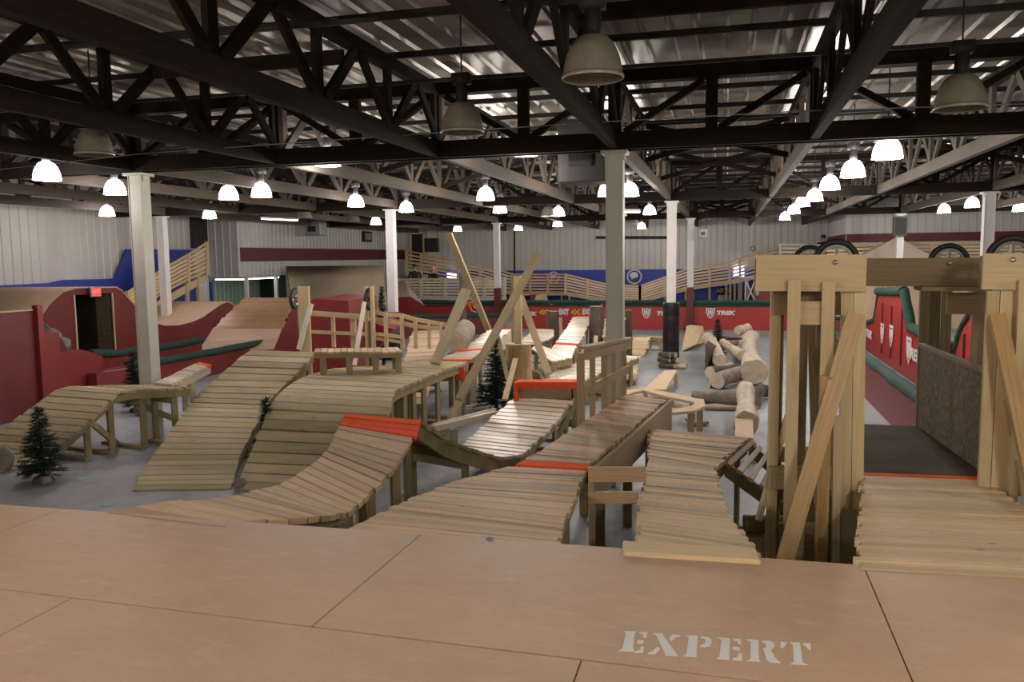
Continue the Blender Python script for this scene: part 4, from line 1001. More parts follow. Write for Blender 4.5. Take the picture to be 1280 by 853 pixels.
# left barrier (runs away from the camera)
XW = -12.2
T = thing('red_barrier', 'tall red board wall with a post at its end, far left foreground', 'barrier', (XW, 9.5, 0))
m = MB(); m.prism([(XW, 4.5, 0), (XW, 12.35, 0), (XW, 12.35, 1.93), (XW, 4.5, 1.98)], (-.05, 0, 0)); m.build('panel', 'darkred', T)
m = MB(); m.beam((XW+.03, 12.4, 0), (XW+.03, 12.4, 2.03), .12, .12, (1, 0, 0)); m.build('end_post', 'red', T)
m = MB(); m.beam((XW-.03, 4.5, 1.99), (XW-.03, 12.3, 1.95), .12, .03); m.build('top_rail', 'tan', T)
T = thing('red_barrier', 'low red barrier curving down beside the near left column, topped by green padding', 'barrier', (XW, 17, 0))
m = MB(); m.prism([(XW, 12.46, 0), (XW, 22.6, 0), (XW, 22.6, .72), (XW, 17, .5), (XW, 14.7, .55), (XW, 14.66, .62), (XW, 14.0, .62), (XW, 13.98, .9), (XW, 13.6, 1.05), (XW, 13.35, 1.12), (XW, 13.05, 1.1), (XW, 12.9, 1.12), (XW, 12.9, 1.5), (XW, 12.46, 1.5)], (-.05, 0, 0)); m.build('panel', 'red', T)
def pad(name, pts, r, T, mat='green'):
    P_ = []
    for a, b in zip(pts[:-1], pts[1:]):
        n = max(2, int((V(b)-V(a)).length/.35))
        for k in range(n): P_.append(lerp(V(a), V(b), k/n)+V([random.uniform(-.012, .012) for _ in range(3)]))
    P_.append(V(pts[-1])); m = MB(); m.tube(P_, [r*random.uniform(.9, 1.1) for _ in P_], 9); return m.build(name, mat, T)
pad('green_padding', [px(158, 456, XW), px(200, 452, XW), px(250, 443, XW), px(300, 433, XW), px(338, 427, XW)], .085, T)
pad('green_padding', [px(338, 427.5, XW), px(352, 428, XW)], .06, T)
T = thing('red_barrier', 'second low red barrier with green padding, under the doorway of the jump', 'barrier', (-13.3, 17, 0))
X2 = -13.2; p_ = [px(u, v, X2) for u, v in ((112, 442), (150, 441), (190, 437), (252, 425))]
m = MB(); m.prism([V((X2, q.y, q.z)) for q in p_]+[V((X2, p_[-1].y, 0)), V((X2, p_[0].y, 0))], (-.05, 0, 0)); m.build('panel', 'red', T); pad('green_padding', p_, .085, T)
T = thing('red_box', 'small red panelled box with a worn top edge, just left of the near left column', 'box', (-12.0, 14.0, 0))
a_, b_ = py(130, 461, 13.6), py(158, 456, 14.4); a_.x = -11.9; m = MB(); m.prism([V((-11.95, 13.5, 0)), V((-11.75, 14.5, 0)), V((-11.75, 14.5, .62)), V((-11.95, 13.5, .62))], (-.2, 0, 0)); m.build('panel', 'red', T)
# rocks on the red ledge
def rock(lab, c, s, mat='rock', seed=1):
    rnd = random.Random(seed); bm = bmesh.new(); bmesh.ops.create_icosphere(bm, subdivisions=3, radius=1)
    k = [(V((rnd.uniform(-1, 1), rnd.uniform(-1, 1), rnd.uniform(-1, 1))).normalized(), rnd.uniform(.55, .9)) for _ in range(9)]
    for v in bm.verts:
        d = v.co.normalized(); r = 1.0
        for n_, h in k:
            q = d.dot(n_)
            if q*r > h: r = h/q
        v.co = V((d.x*r*s[0], d.y*r*s[1], d.z*r*s[2]))
    me = bpy.data.meshes.new('rock'); bm.to_mesh(me); bm.free(); me.materials.append(M[mat])
    zmin = min(v.co.z for v in me.vertices)
    for v in me.vertices: v.co.z -= zmin
    o = bpy.data.objects.new('rock', me); COL.objects.link(o); o.location = V(c); return tag(o, lab, 'rock')
T = thing('rock_garden_box', 'red stepped ledge holding stones and driftwood left of the doorway', 'ledge', (-13.4, 13.4, 0))
m = MB(); m.prism([(-13.4, 12.9, 0), (-13.4, 14.2, 0), (-13.4, 14.2, .95), (-13.4, 13.75, 1.0), (-13.4, 13.6, 1.3), (-13.4, 13.3, 1.35), (-13.4, 13.2, 1.55), (-13.4, 12.9, 1.6)], (.6, 0, 0)); m.build('panel', 'darkred', T)
rock('pale stone on the upper step of the red ledge, left', (-13.1, 13.0, 1.6), (.2, .22, .16), 'barkp', 3)
rock('dark stone in the middle of the red ledge', (-13.1, 13.42, 1.35), (.2, .2, .16), 'barkd', 4)
rock('grey stone on the lower step of the red ledge', (-13.1, 13.68, 1.2), (.18, .2, .15), 'rock', 5)
rock('lowest grey stone of the red ledge beside the doorway', (-13.1, 13.95, .97), (.2, .22, .17), 'rock', 6)
# ------------------------------------------------------------------ far barrier with logos
YB = 31.55
T = thing('logo_barrier', 'long red barrier across the hall with white shield logos and arrows, green top', 'barrier', (-4.5, YB, 0))
m = MB(); m.prism([(-12.15, YB, 0), (2.55, YB, 0), (2.55, YB, 1.0), (-12.15, YB, 1.0)], (0, .08, 0)); m.build('panel', 'redb', T)
m = MB()
pad('green_padding', [(-12.1, YB, 1.04), (-6, YB, 1.03), (2.5, YB, 1.04)], .085, T)
pad('green_padding', [(-12.1, YB-.02, .9), (-6, YB-.02, .91), (2.5, YB-.02, .91)], .045, T)
for u in (689, 752): q = py(u, 383, YB-.05); m = MB(); m.box((q.x, YB-.03, .97), (.12, .03, .18)); m.build('panel_tab', 'redorange', T)
def shield(c, s, xa, ya, T):
    c = V(c); xa = V(xa); ya = V(ya); m = MB(); n_ = xa.cross(ya)*.006
    out = [(-.5, .6), (-.2, .52), (0, .6), (.2, .52), (.5, .6), (.48, 0), (.3, -.35), (0, -.65), (-.3, -.35), (-.48, 0)]
    inn = [(x*.78, y*.78) for x, y in out]
    for i in range(len(out)):
        j = (i+1) % len(out); m.prism([c+xa*(x*s)+ya*(y*s) for x, y in (out[i], out[j], inn[j], inn[i])], n_)
    for P_ in ([(-.3, .38), (-.18, .36), (-.06, -.3), (-.12, -.34), (-.28, -.05)], [(.3, .38), (.18, .36), (.06, -.3), (.12, -.34), (.28, -.05)], [(-.1, .3), (0, .4), (.1, .3), (.1, .0), (0, -.1), (-.1, .0)]):
        m.prism([c+xa*(x*s)+ya*(y*s) for x, y in P_], n_)
    o = m.build('shield_logo', 'whitepaint', T); o['label'] = 'white shield emblem'
YL = YB-.012
for u, v in ((808, 392), (888, 391.6)):
    shield(py(u, v, YL), .33, (1, 0, 0), (0, 0, 1), T)
for u, v in ((831, 392.2), (906.5, 391.6)):
    text_part('lettering', 'TREK', .2, py(u, v, YL), (1, 0, 0), (0, 0, 1), 'whitepaint', T, .012, .2, 1.35)
text_part('lettering', 'TREK', .2, py(660, 392.5, YL), (1, 0, 0), (0, 0, 1), 'whitepaint', T, .01, .2, 1.35)
for u in (705, 734): text_part('lettering', 'EXIT', .3, py(u, 390.3, YL), (1, 0, 0), (0, 0, 1), 'whitepaint', T, .014, 0, .62)
for u in (677, 717, 722.5, 681.5):
    c = py(u, 390.4, YL); m = MB(); s = .12
    for sg in (1, -1): m.prism([c+V((-s, 0, 0)), c+V((s*.7, 0, sg*s)), c+V((s*.7, 0, sg*s*.55)), c+V((-s*.35, 0, 0))], (0, -.006, 0))
    m.build('arrow', 'yellow', T)
c = py(521, 389.5, YL); m = MB(); m.box(c, (.28, .006, .17)); m.build('small_logo', 'whitepaint', T); m = MB(); m.box(c+V((-.06, -.005, 0)), (.08, .004, .1)); m.box(c+V((.06, -.005, 0)), (.08, .004, .1)); m.build('small_logo_dots', 'darkred', T)
# nearer low barrier, left of the poles
T = thing('red_barrier', 'low red barrier with dark padded top before the logo barrier, left of the poles', 'barrier', py(560, 410, 28)); T.location.z = 0
A_, B_ = py(500, 396, 27), py(628, 394, 29.5); m = MB(); m.prism([V((A_.x, A_.y, 0)), V((B_.x, B_.y, 0)), B_, A_], (0, .06, 0)); m.build('panel', 'darkred', T); pad('dark_padding', [A_, B_], .08, T)
# right barriers
XR_ = 2.6
T = thing('red_barrier', 'low red barrier with thick green padding seen through the timber gate', 'barrier', (XR_, 19, 0))
m = MB(); m.prism([(XR_, 9.2, 0), (XR_, 31.4, 0), (XR_, 31.4, .75), (XR_, 9.2, .75)], (.06, 0, 0)); m.build('panel', 'red', T)
pad('green_padding', [(XR_, 9.2, .78), (XR_, 20, .77), (XR_, 31.4, .77)], .1, T)
XT = 3.9
T = thing('tall_red_wall', 'tall red panelled wall with a green padded peak behind the gate', 'barrier', px(1110, 440, XT)); T.location.z = 0
top = [(1040, 397), (1085, 403), (1092, 401), (1098, 365), (1130, 364), (1139, 411), (1150, 415), (1176, 428), (1194, 436), (1203, 407), (1212, 394), (1262, 392), (1275, 440)]
P_ = [px(u, v, XT) for u, v in top]; m = MB(); m.prism(P_+[V((XT, P_[-1].y, 0)), V((XT, P_[0].y, 0))], (.06, 0, 0)); m.build('panel', 'redb', T)
pad('green_padding', P_[:3], .07, T); pad('green_padding', P_[2:4], .04, T); pad('green_padding', P_[3:5], .11, T); pad('green_padding', P_[4:6], .11, T); pad('green_padding', P_[5:9], .12, T); pad('green_padding', P_[8:11], .06, T)
for u in (1102, 1113.5, 1126.5, 1205, 1216): 
    a = px(u, 430, XT-.01); zt = 1.5 if u < 1130 else 1.4
    m = MB(); m.box((XT-.015, a.y, (zt+.2)/2), (.03, .05, zt-.2)); m.build('panel_joint', 'darkred', T)
c = px(1136, 438, XT-.03); shield(c, .5, (0, -1, 0), (0, 0, 1), T); text_part('lettering', 'TREK', .34, px(1141.5, 444, XT-.03), (0, -1, 0), (0, 0, 1), 'whitepaint', T, .012, .2, 1.5)
for u, v in ((1102.7, 417), (1114, 420)): shield(px(u, v, XT-.03), .45, (0, -1, 0), (0, 0, 1), T); 
text_part('lettering', 'TREK', .3, px(1085.5, 418, XT-.03), (0, -1, 0), (0, 0, 1), 'whitepaint', T, .012, .2, 1.5)
# tan pyramid ramp beyond
T = thing('pyramid_ramp', 'large pale hipped ramp rising behind the gate and the tall red wall', 'ramp', py(1112, 420, 33.5)); T.location.z = 0
ap = py(1122, 296, 34.5); Yf, Yb_ = 33.2, 35.8; xl_, xr_ = py(1045, 340, Yf).x, py(1196, 340, Yf).x; zc = 2.15
m = MB(); A_ = [V((xl_-1.2, Yf, 0)), V((xr_+1.2, Yf, 0)), V((xr_+1.2, Yb_, 0)), V((xl_-1.2, Yb_, 0))]; B_ = [V((xl_, Yf+.3, zc)), V((xr_, Yf+.3, zc)), V((xr_, Yb_, zc)), V((xl_, Yb_, zc))]
for i in range(4): m.poly([B_[i], B_[(i+1) % 4], ap])
m.build('hip_surface', 'paleply', T)
m = MB(); 
for i in range(4): m.poly([A_[i], A_[(i+1) % 4], B_[(i+1) % 4], B_[i]])
m.build('side_surface', 'tanply', T)
# loudspeaker on column
c = py(1125, 283, 31.4); T = thing('loudspeaker', 'black loudspeaker box mounted on the far right column', 'speaker', c); m = MB(); m.box(c, (.44, .3, .68)); m.build('cabinet', 'black', T, .02); m = MB(); m.box(c+V((0, -.155, 0)), (.38, .01, .6)); m.build('grille', 'rubber', T)
# ------------------------------------------------------------------ slatted fences at the back
def fence(lab, pts, n=7, mat='fresh', sl=.085, pw=.11, t=.03, deck=0):
    T = thing('slatted_fence', lab, 'fence', lerp(pts[0][1], pts[-1][1], .5))
    for (a0, b0), (a1, b1) in zip(pts[:-1], pts[1:]):
        L_ = max(1, int(round(((a1-a0).length)/1.0)))
        for j in range(L_):
            A0, B0, A1, B1 = lerp(a0, a1, j/L_), lerp(b0, b1, j/L_), lerp(a0, a1, (j+1)/L_), lerp(b0, b1, (j+1)/L_)
            m = MB()
            for i in range(n):
                f = i/(n-1)*.94+.03; m.beam(lerp(A0, B0, f), lerp(A1, B1, f), t, sl)
            m.build('slat_panel', mat, T)
            beamo('fence_post', B0-gz*.1, A0+gz*.02, pw, pw, mat, T, side=(A1-A0))
    a, b = pts[-1]; beamo('fence_post', b-gz*.1, a+gz*.02, pw, pw, mat, T, side=(pts[-1][0]-pts[-2][0]))
    if deck:
        back = V((0, deck, 0)); m = MB(); m.slab([b_+V((0, .06, -.02)) for a_, b_ in pts], [b_+back-gz*.02 for a_, b_ in pts], .12); m.build('ramp_deck', 'tanply', T)
        for (a0, b0), (a1, b1) in zip(pts[:-1], pts[1:]):
            for t_ in (.08, .5, .92):
                q = lerp(b0, b1, t_)
                for dy in (.12, deck-.1): beamo('leg', (q.x, q.y+dy, 0), (q.x, q.y+dy, q.z-.14), .09, .09, 'under', T, side=(1, 0, 0))
    return T
def fy(Y, *r): return [(py(u, vt, Y if not hasattr(Y, '__len__') else Y[i]), py(u, vb, Y if not hasattr(Y, '__len__') else Y[i])) for i, (u, vt, vb) in enumerate(r)]
fence('slatted wooden fence of the ramp descending from the dark opening in the back wall', fy(40.5, (508, 313, 342), (545, 320, 347), (600, 331, 355), (640, 342, 366)), deck=1.1)
fence('level slatted wooden fence before the blue wall, left of the near centre column', fy(40.2, (641, 342.5, 366), (707, 342.5, 366)), mat='tan', deck=1.2)
fence('slatted wooden fence dipping down across the blue back wall', fy(39.8, (707, 342.5, 366), (762, 356, 376), (800, 357.5, 376)), deck=1.2)
fence('slatted wooden fence climbing to the right across the blue back wall', fy(39.8, (800, 357.5, 376), (862, 335, 359), (912, 327, 352), (925, 322, 350), (945, 315, 345), (974, 309, 338)), deck=1.2)
fence('pale slatted pallet fence left of the first gate wheel', fy(38.6, (975, 305, 330), (1029, 306, 330)), n=6, mat='light')
fence('long slatted wooden fence under the red band, seen above the gate headers', fy(35.0, (1029, 308, 340), (1130, 304, 330), (1234, 303, 330), (1290, 303, 330)))
for u0, u1, zt, zb, Y in ((508, 640, 0, 0, 40.9),): pass
T = fence('pale slatted rail of the viewing deck behind the logo barrier, where two people stand', fy(33.5, (497, 349, 371), (556, 348.5, 371.5), (631, 347, 372)), mat='light')
q0, q1 = py(529, 372, 33.45), py(633, 373, 33.45)
T = thing('viewing_deck', 'white-sided raised deck under the pale slatted rail', 'deck', V((q0.x/2+q1.x/2, 34.5, 0)))
m = MB(); m.prism([V((q0.x, 33.45, 0)), V((q1.x, 33.45, 0)), V((q1.x, 33.45, q1.z)), V((q0.x, 33.45, q0.z))], (0, .05, 0)); m.build('white_side', 'wallw', T)
m = MB(); m.prism([V((q0.x-1, 33.5, q0.z-.4)), V((q1.x, 33.5, q0.z-.4)), V((q1.x, 36, q0.z-.4)), V((q0.x-1, 36, q0.z-.4))], (0, 0, .05)); m.build('deck_board', 'tanply', T)
for x in (q0.x-.9, q1.x-.1): beamo('leg', (x, 35.9, 0), (x, 35.9, q0.z-.4), .1, .1, 'fresh', T, side=(1, 0, 0))
# stair rail far left along the wall
T = fence('slatted stair rail climbing along the left wall to the dark opening', [(px(u, vt, -17.0), px(u, vb, -17.0)) for u, vt, vb in ((160, 365, 395), (205, 335, 366), (235, 318, 350), (258, 303, 340))], n=7, mat='fresh')
m = MB(); a_, b_ = px(160, 398, -17.1), px(258, 342, -17.1); m.prism([a_, b_, b_-gz*.25, a_-gz*.25], (-.06, 0, 0)); tag(m.build('stair_stringer', 'fresh'), 'pale sloping stair beam under the slatted rail on the left wall', 'stair')
for u, vt in ((233, 352), (247, 345)): 
    a_ = px(u, vt, -17.1); m = MB(); m.beam((-17.1, a_.y, 0), a_, .1, .1, (1, 0, 0)); tag(m.build('stair_post', 'fresh'), 'pale post under the %s end of the stair on the left wall' % ('lower' if u == 233 else 'upper'), 'post')
m = MB(); a_ = px(257, 355, -16.95); m.beam((-16.95, a_.y+.3, 0), (-16.95, a_.y+.3, 2.1), .08, .1, (1, 0, 0)); tag(m.build('blue_post', 'blue'), 'narrow blue post at the corner of the green recess', 'post')
for u in (308, 345):
    a_ = px(u, 350, -16.85); m = MB(); m.beam((-16.85, a_.y, 0), (-16.85, a_.y, 2.2), .12, .12, (1, 0, 0)); tag(m.build('recess_post', 'postw'), 'white post holding the wall over the green recess, %s one' % ('left' if u == 308 else 'right'), 'post')
m = MB(); m.box((py(337, 360, 34.1).x, 34.06, 1.0), (.9, .06, 2.0)); struct('door_3', m, 'black')
m = MB(); m.box((-18.95, 34.14, 1.2), (3.9, .06, 2.2)); struct('trim_6', m, 'slate')
# tan quarter pipe and hip
T = thing('quarter_pipe', 'large tan quarter pipe wall behind the left railing, under the striped wall', 'ramp', py(420, 400, 32)); T.location.z = 0
Yq = 29.0; t0, t1 = py(361, 333, Yq), py(480, 334.5, Yq); 
A_ = []; B_ = []
for k in range(9):
    t = k/8; y = Yq-2.4*(math.sin(t*math.pi/2)); z = .35+(t0.z-.35)*(1-t)**1.6
    A_.append(V((py(361+12*t, 400, y).x, y, z))); B_.append(V((py(480+12*t, 400, y).x, y, z)))
m = MB(); m.slab(A_, B_, .03); m.smooth = True; m.build('riding_surface', 'oldply', T)
m = MB(); m.prism(A_+[V((A_[-1].x, A_[-1].y, 0)), V((A_[0].x, A_[0].y, 0))], (-.05, 0, 0)); m.build('side_panel', 'osb', T)
m = MB(); m.prism([V((A_[-1].x, A_[-1].y, 0)), V((B_[-1].x, B_[-1].y, 0)), B_[-1], A_[-1]], (0, .04, 0)); m.build('front_panel', 'red', T)
T = thing('hip_ramp', 'tan hipped ramp with red front under the white column with short pad', 'ramp', py(480, 400, 31)); T.location.z = 0
P_ = [py(u, v, Y) for u, v, Y in ((430, 374, 28.9), (442, 371.5, 28.9), (513, 371, 28.9), (531, 382, 28.9))]; tp = [py(478, 345, 30.6), py(497, 352, 30.6)]
m = MB(); m.poly([P_[0], tp[0], tp[1], P_[2]]); m.poly([P_[2], tp[1], py(506, 352, 30.6), P_[3]]); m.build('riding_surface', 'oldply', T)
m = MB(); m.prism([V((P_[0].x, 28.9, 0)), V((P_[3].x, 28.9, 0)), P_[3], P_[2], P_[0]], (0, .05, 0)); m.build('front_panel', 'red', T)
# small tan wedge on blue behind barrier
for poly, Y, mat, lab in (([(663, 385), (670, 369), (676, 369), (682, 385)], 35, 'tanply', 'tan end of a small ramp behind the logo barrier, over the exit arrows'), ([(655, 385), (663, 369), (672, 369), (664, 385)], 35.2, 'red', 'red side of a small ramp behind the logo barrier'),
                          ([(936, 380), (952, 364), (985, 364), (985, 380)], 34.5, 'red', 'red ramp side behind the logo barrier, left of the gate')):
    m = MB(); flat(m, poly, Y, 1.2); zmin = min(v.z for v in m.v)
    for v in m.v:
        if v.z < zmin+.3: v.z = 0
    tag(m.build('ramp_end', mat), lab, 'ramp')
# white scaffold frame
T = thing('scaffold_frame', 'small white tubular frame left of the gate, behind the barrier', 'frame', py(938, 378, 36)); T.location.z = 0
for a, b in (((932, 347), (931, 410)), ((943, 348), (952, 410)), ((931, 347), (945, 347)), ((932, 350), (944, 378)), ((944, 350), (933, 378)), ((952, 348), (945, 378))):
    beamo('tube', py(*a, 36), py(*b, 36), .05, .05, 'postw', T)
# badges and poster on the blue wall
def badge(lab, u, v, r):
    c = py(u, v, 41.8); T = thing('wall_badge', lab, 'emblem', c); s = r/1033*((c-EY).dot(FW))
    m = MB(); ring = [(s, 0), (s*.88, 0)]
    for k in range(28):
        t0_, t1_ = k*2*math.pi/28, (k+.8)*2*math.pi/28; f = lambda q, t: c+V((math.cos(t)*q, 0, math.sin(t)*q))
        m.prism([f(s, t0_), f(s, t1_), f(s*.8, t1_), f(s*.8, t0_)], (0, -.02, 0))
    m.build('ring', 'whitepaint', T)
    m = MB(); h = lambda x, z: c+V((x*s, 0, z*s))
    m.prism([h(-.6, .1), h(-.5, .45), (h(-.15, .62)), h(.2, .6), h(.42, .4), h(.5, .05), h(.3, -.15), h(.15, -.05), h(.0, -.3), h(-.15, -.1), h(-.3, -.4), h(-.42, -.15)], (0, -.03, 0)); m.build('head_shape', 'whitepaint', T)
    m = MB(); m.prism([h(-.5, -.45), h(.35, -.5), h(.1, -.75), h(-.4, -.7)], (0, -.03, 0)); m.build('lower_patch', 'red', T)
badge('round white emblem on the blue wall right of the near centre column', 793, 346, 9.5)
badge('white emblem half hidden by the level fence on the blue back wall', 692, 347, 7.5)
T = thing('wall_poster', 'small arched dark poster on the blue wall left of the gate', 'poster', py(904, 370, 41.8))
m = MB(); flat(m, [(896, 385), (896, 364), (899, 359.5), (904, 358), (909, 359.5), (912, 364), (912, 385)], 41.8, .02); m.build('sheet', 'cloth_black', T)
m = MB(); flat(m, [(897, 377), (897, 369), (911, 369), (911, 377)], 41.77, .02); m.build('picture', 'dullmetal', T)
text_part('lettering', 'ARTS', .28, py(904, 363.5, 41.76), (1, 0, 0), (0, 0, 1), 'tanply', T, .01)
# lamp glare reflections behind the fences, painted as glowing patches
m = MB(); flat(m, [(559, 341), (574, 341), (574, 350), (559, 350)], 41.7, .03); o = m.build('lamp_glare_1', 'glareglow'); o['kind'] = 'structure'
m = MB(); flat(m, [(917, 333), (930, 333), (930, 346), (917, 346)], 41.7, .03); o = m.build('lamp_glare_2', 'glareglow'); o['kind'] = 'structure'
# ------------------------------------------------------------------ hanging units, screen
def unit(lab, u0, v0, u1, v1, Y, d, mat, name='hanging_heater', cat='heater', vent=True, rod=True):
    a, b = py(u0, v0, Y), py(u1, v1, Y); c = (a+b)/2+V((0, d/2, 0)); w_, h_ = abs(b.x-a.x), abs(a.z-b.z)
    T = thing(name, lab, cat, V((c.x, c.y, min(a.z, b.z)))); m = MB(); m.box(c, (w_, d, h_)); m.build('casing', mat, T, .01)
    if vent:
        m = MB(); m.box((c.x-w_*.02, Y-.01, c.z-h_*.05), (w_*.5, .03, h_*.4)); m.build('grille', 'black', T)
    if rod:
        for s_ in (-1, 1): beamo('hanger', (c.x+s_*w_*.4, c.y, c.z+h_/2), (c.x+s_*w_*.4, c.y, 5.14), .02, .02, 'trussd', T, side=(1, 0, 0))
    return T
unit('large dark heater unit hanging behind the near girder, left of the near centre column', 697, 150, 756, 226, 12.2, .7, 'trussd')
unit('grey heater unit hanging on the striped wall', 380, 277, 400, 294, 30, .6, 'dullmetal')
unit('small grey heater unit hanging right of the far white column', 874, 286, 884, 297, 30, .6, 'dullmetal')
T = unit('black screen hanging in front of the back wall, above the descending fence', 530, 298, 548, 315, 38, .2, 'black', 'hanging_screen', 'screen', False); 
m = MB(); m.box(py(459, 295, 41.5)*1, (.01, .01, .01)) 
T = thing('wall_box', 'small dark framed box on the striped wall', 'box', px(459, 296, -16.8)); c = px(459, 296, -16.8); m = MB(); m.box(c, (.1, .9, .5)); m.build('frame', 'trussd', T); m = MB(); m.box(c+V((.03, 0, 0)), (.1, .7, .34)); m.build('face', 'dullmetal', T)
m = MB(); m.beam(py(745, 297, 41.6), py(842, 297, 41.6), .1, .14); tag(m.build('wall_beam', 'trussd'), 'dark horizontal beam fixed on the white back wall', 'beam')
m = MB(); a, b = py(643, 278, 41.8), py(643, 345, 41.8); m.beam(b, a, .06, .1, (1, 0, 0)); tag(m.build('wall_pipe', 'trussd'), 'thin dark downpipe on the back wall left of the blue panels', 'pipe')
m = MB(); m.tube([py(943, 278, 37), py(941.5, 300, 37), py(941, 308, 37)], .03, 6); m.lathe([(.09, -.02), (.12, 0), (.09, .02), (.07, 0), (.09, -.02)], py(941, 311, 37), 12, 'Y'); tag(m.build('hanging_chain', 'dullmetal'), 'grey hoist chain with a ring hanging before the back wall, above the gate', 'chain')
# ------------------------------------------------------------------ log jam
def lg(lab, pts, rad, mat='barkp', end='logend', name='log', jit=.1, n=14): return trunk(name, lab, pts, rad, mat, end, n=n, jit=jit, segs=5)
g_ = lambda u, v, z=0: pz(u, v, z)
a = g_(933, 533, .22); b = g_(932, 490, .42)
lg('pale peeled root log pointing at the camera, nearest of the log jam', [(a.x, a.y, .26), ((a.x+b.x)/2, (a.y+b.y)/2, .34), (b.x, b.y, .46)], [.2, .14, .155])
p0, p1, p2, p3 = pz(919, 523, .34), pz(941, 523, .34), pz(942, 548, .33), pz(919, 547, .33)
m = MB(); m.prism([q-V((0, 0, .05)) for q in (p0, p1, p2, p3)], (0, 0, .05)); T = thing('plank_bridge', 'short pale plank bridge between the nearest log and the plank ramp', 'plank', g_(930, 540)); m.build('plank', 'fresh', T)
for q in (p2, p3): beamo('support', (q.x, q.y-.05, 0), (q.x, q.y-.05, .28), .08, .06, 'fresh', T, side=(1, 0, 0))
lg('long dark log lying across the floor left of the nearest peeled log', [g_(864, 507)+V((0, 0, .16)), g_(926, 509)+V((0, 0, .16))], [.12, .13], 'barkg')
lg('thin greenish pole on the floor in front of the long dark log', [g_(880, 513)+V((0, 0, .045)), g_(924, 514)+V((0, 0, .045))], [.04, .045], 'grey', n=10)
lg('stout grey log lying above the long dark log', [g_(896, 490)+V((0, .25, .2)), g_(930, 484)+V((0, .5, .24))], [.17, .15], 'barkg')
lg('dark knotty log left of the big pale cut end', [g_(887, 480)+V((0, .2, .22)), g_(908, 476)+V((0, .3, .2)), g_(927, 475)+V((0, .3, .22))], [.13, .1, .12], 'barkd')
lg('big log with a wide pale cut end in the middle of the log jam', [g_(940, 488)+V((.05, .5, .3)), g_(936, 462)+V((0, 0, .36)), g_(937, 447)+V((0, .6, .32))], [.27, .2, .2])
lg('blunt brown log at the far end of the log jam', [g_(932, 452)+V((0, .2, .3)), g_(938, 440)+V((0, .3, .36))], [.22, .26], 'barkp')
lg('thin grey branch reaching left from the far end of the log jam', [g_(897, 443)+V((0, 0, .25)), g_(926, 441)+V((0, 0, .3))], [.07, .1], 'barkg')
lg('pale split pole leaning towards the middle of the log jam', [g_(903, 452)+V((0, 0, .5)), g_(928, 466)+V((0, 0, .4))], [.1, .13], 'barkp')
lg('curved pale log at the left side of the log jam', [g_(885, 446)+V((0, .2, .5)), g_(890, 455)+V((0, .1, .5)), g_(899, 470)+V((0, 0, .35))], [.17, .16, .15], 'barkp')
lg('short pale log with a cut face below the curved pale log', [g_(896, 470)+V((0, 0, .12)), g_(912, 467)+V((0, 0, .14))], [.13, .14], 'barkp')
m = MB(); q0, q1 = g_(881, 471), g_(892, 466); m.hexa([q0, q0+gz*.75, q0+V((.05, .5, 0)), q0+V((.05, .5, .8)), q1, q1+gz*.55, q1+V((.05, .5, 0)), q1+V((.05, .5, .6))]); tag(m.build('split_log', ['barkd'], None, .03), 'dark split log standing at the left of the log jam', 'log')
lg('dark twisted root right of the nearest peeled log', [g_(944, 505)+V((0, 0, .12)), g_(952, 500)+V((0, 0, .2)), g_(960, 497)+V((0, 0, .12))], [.14, .1, .12], 'barkd')
lg('dark stub beside the twisted root, right of the nearest peeled log', [g_(945, 512)+V((0, 0, .0)), g_(944, 506)+V((0, 0, .26))], [.09, .1], 'barkd')
lg('thin dark branch resting across the top of the log jam', [g_(893, 450)+V((0, 0, .62)), g_(912, 446)+V((0, 0, .5)), g_(928, 449)+V((0, 0, .55))], [.04, .05, .03], 'barkd', n=8)
lg('stubby brown log wedged under the dark knotty log', [g_(887, 486)+V((0, .1, .11)), g_(905, 486)+V((0, .1, .11))], [.12, .11], 'barkd')
lg('rounded pale knob on top of the far end of the log jam', [g_(922, 440)+V((0, 0, .62)), g_(934, 438)+V((0, .3, .6))], [.12, .16], 'barkp')
# firewood round black pad
fc = pz(838, 458, 0)
for i in range(11):
    t = random.uniform(-.8, .8); L_ = random.uniform(.25, .42); an = random.uniform(-.7, .7); z = .08+.13*(i//4); x = fc.x-.05+t*.42*(1-.25*(i//4)); y = fc.y-.42+random.uniform(-.08, .08)
    m = MB(); d = V((math.cos(an)*L_/2, math.sin(an)*L_/2*.6-.1, 0)); m.tube([V((x, y, z))-d, V((x, y, z))+d], random.uniform(.05, .075), 9, jit=.1, capmat=1)
    tag(m.build('firewood', ['barkd' if i % 3 else 'barkp', 'logend']), 'split firewood log piled at the foot of the black padded column', 'firewood', 'firewood at the padded column')
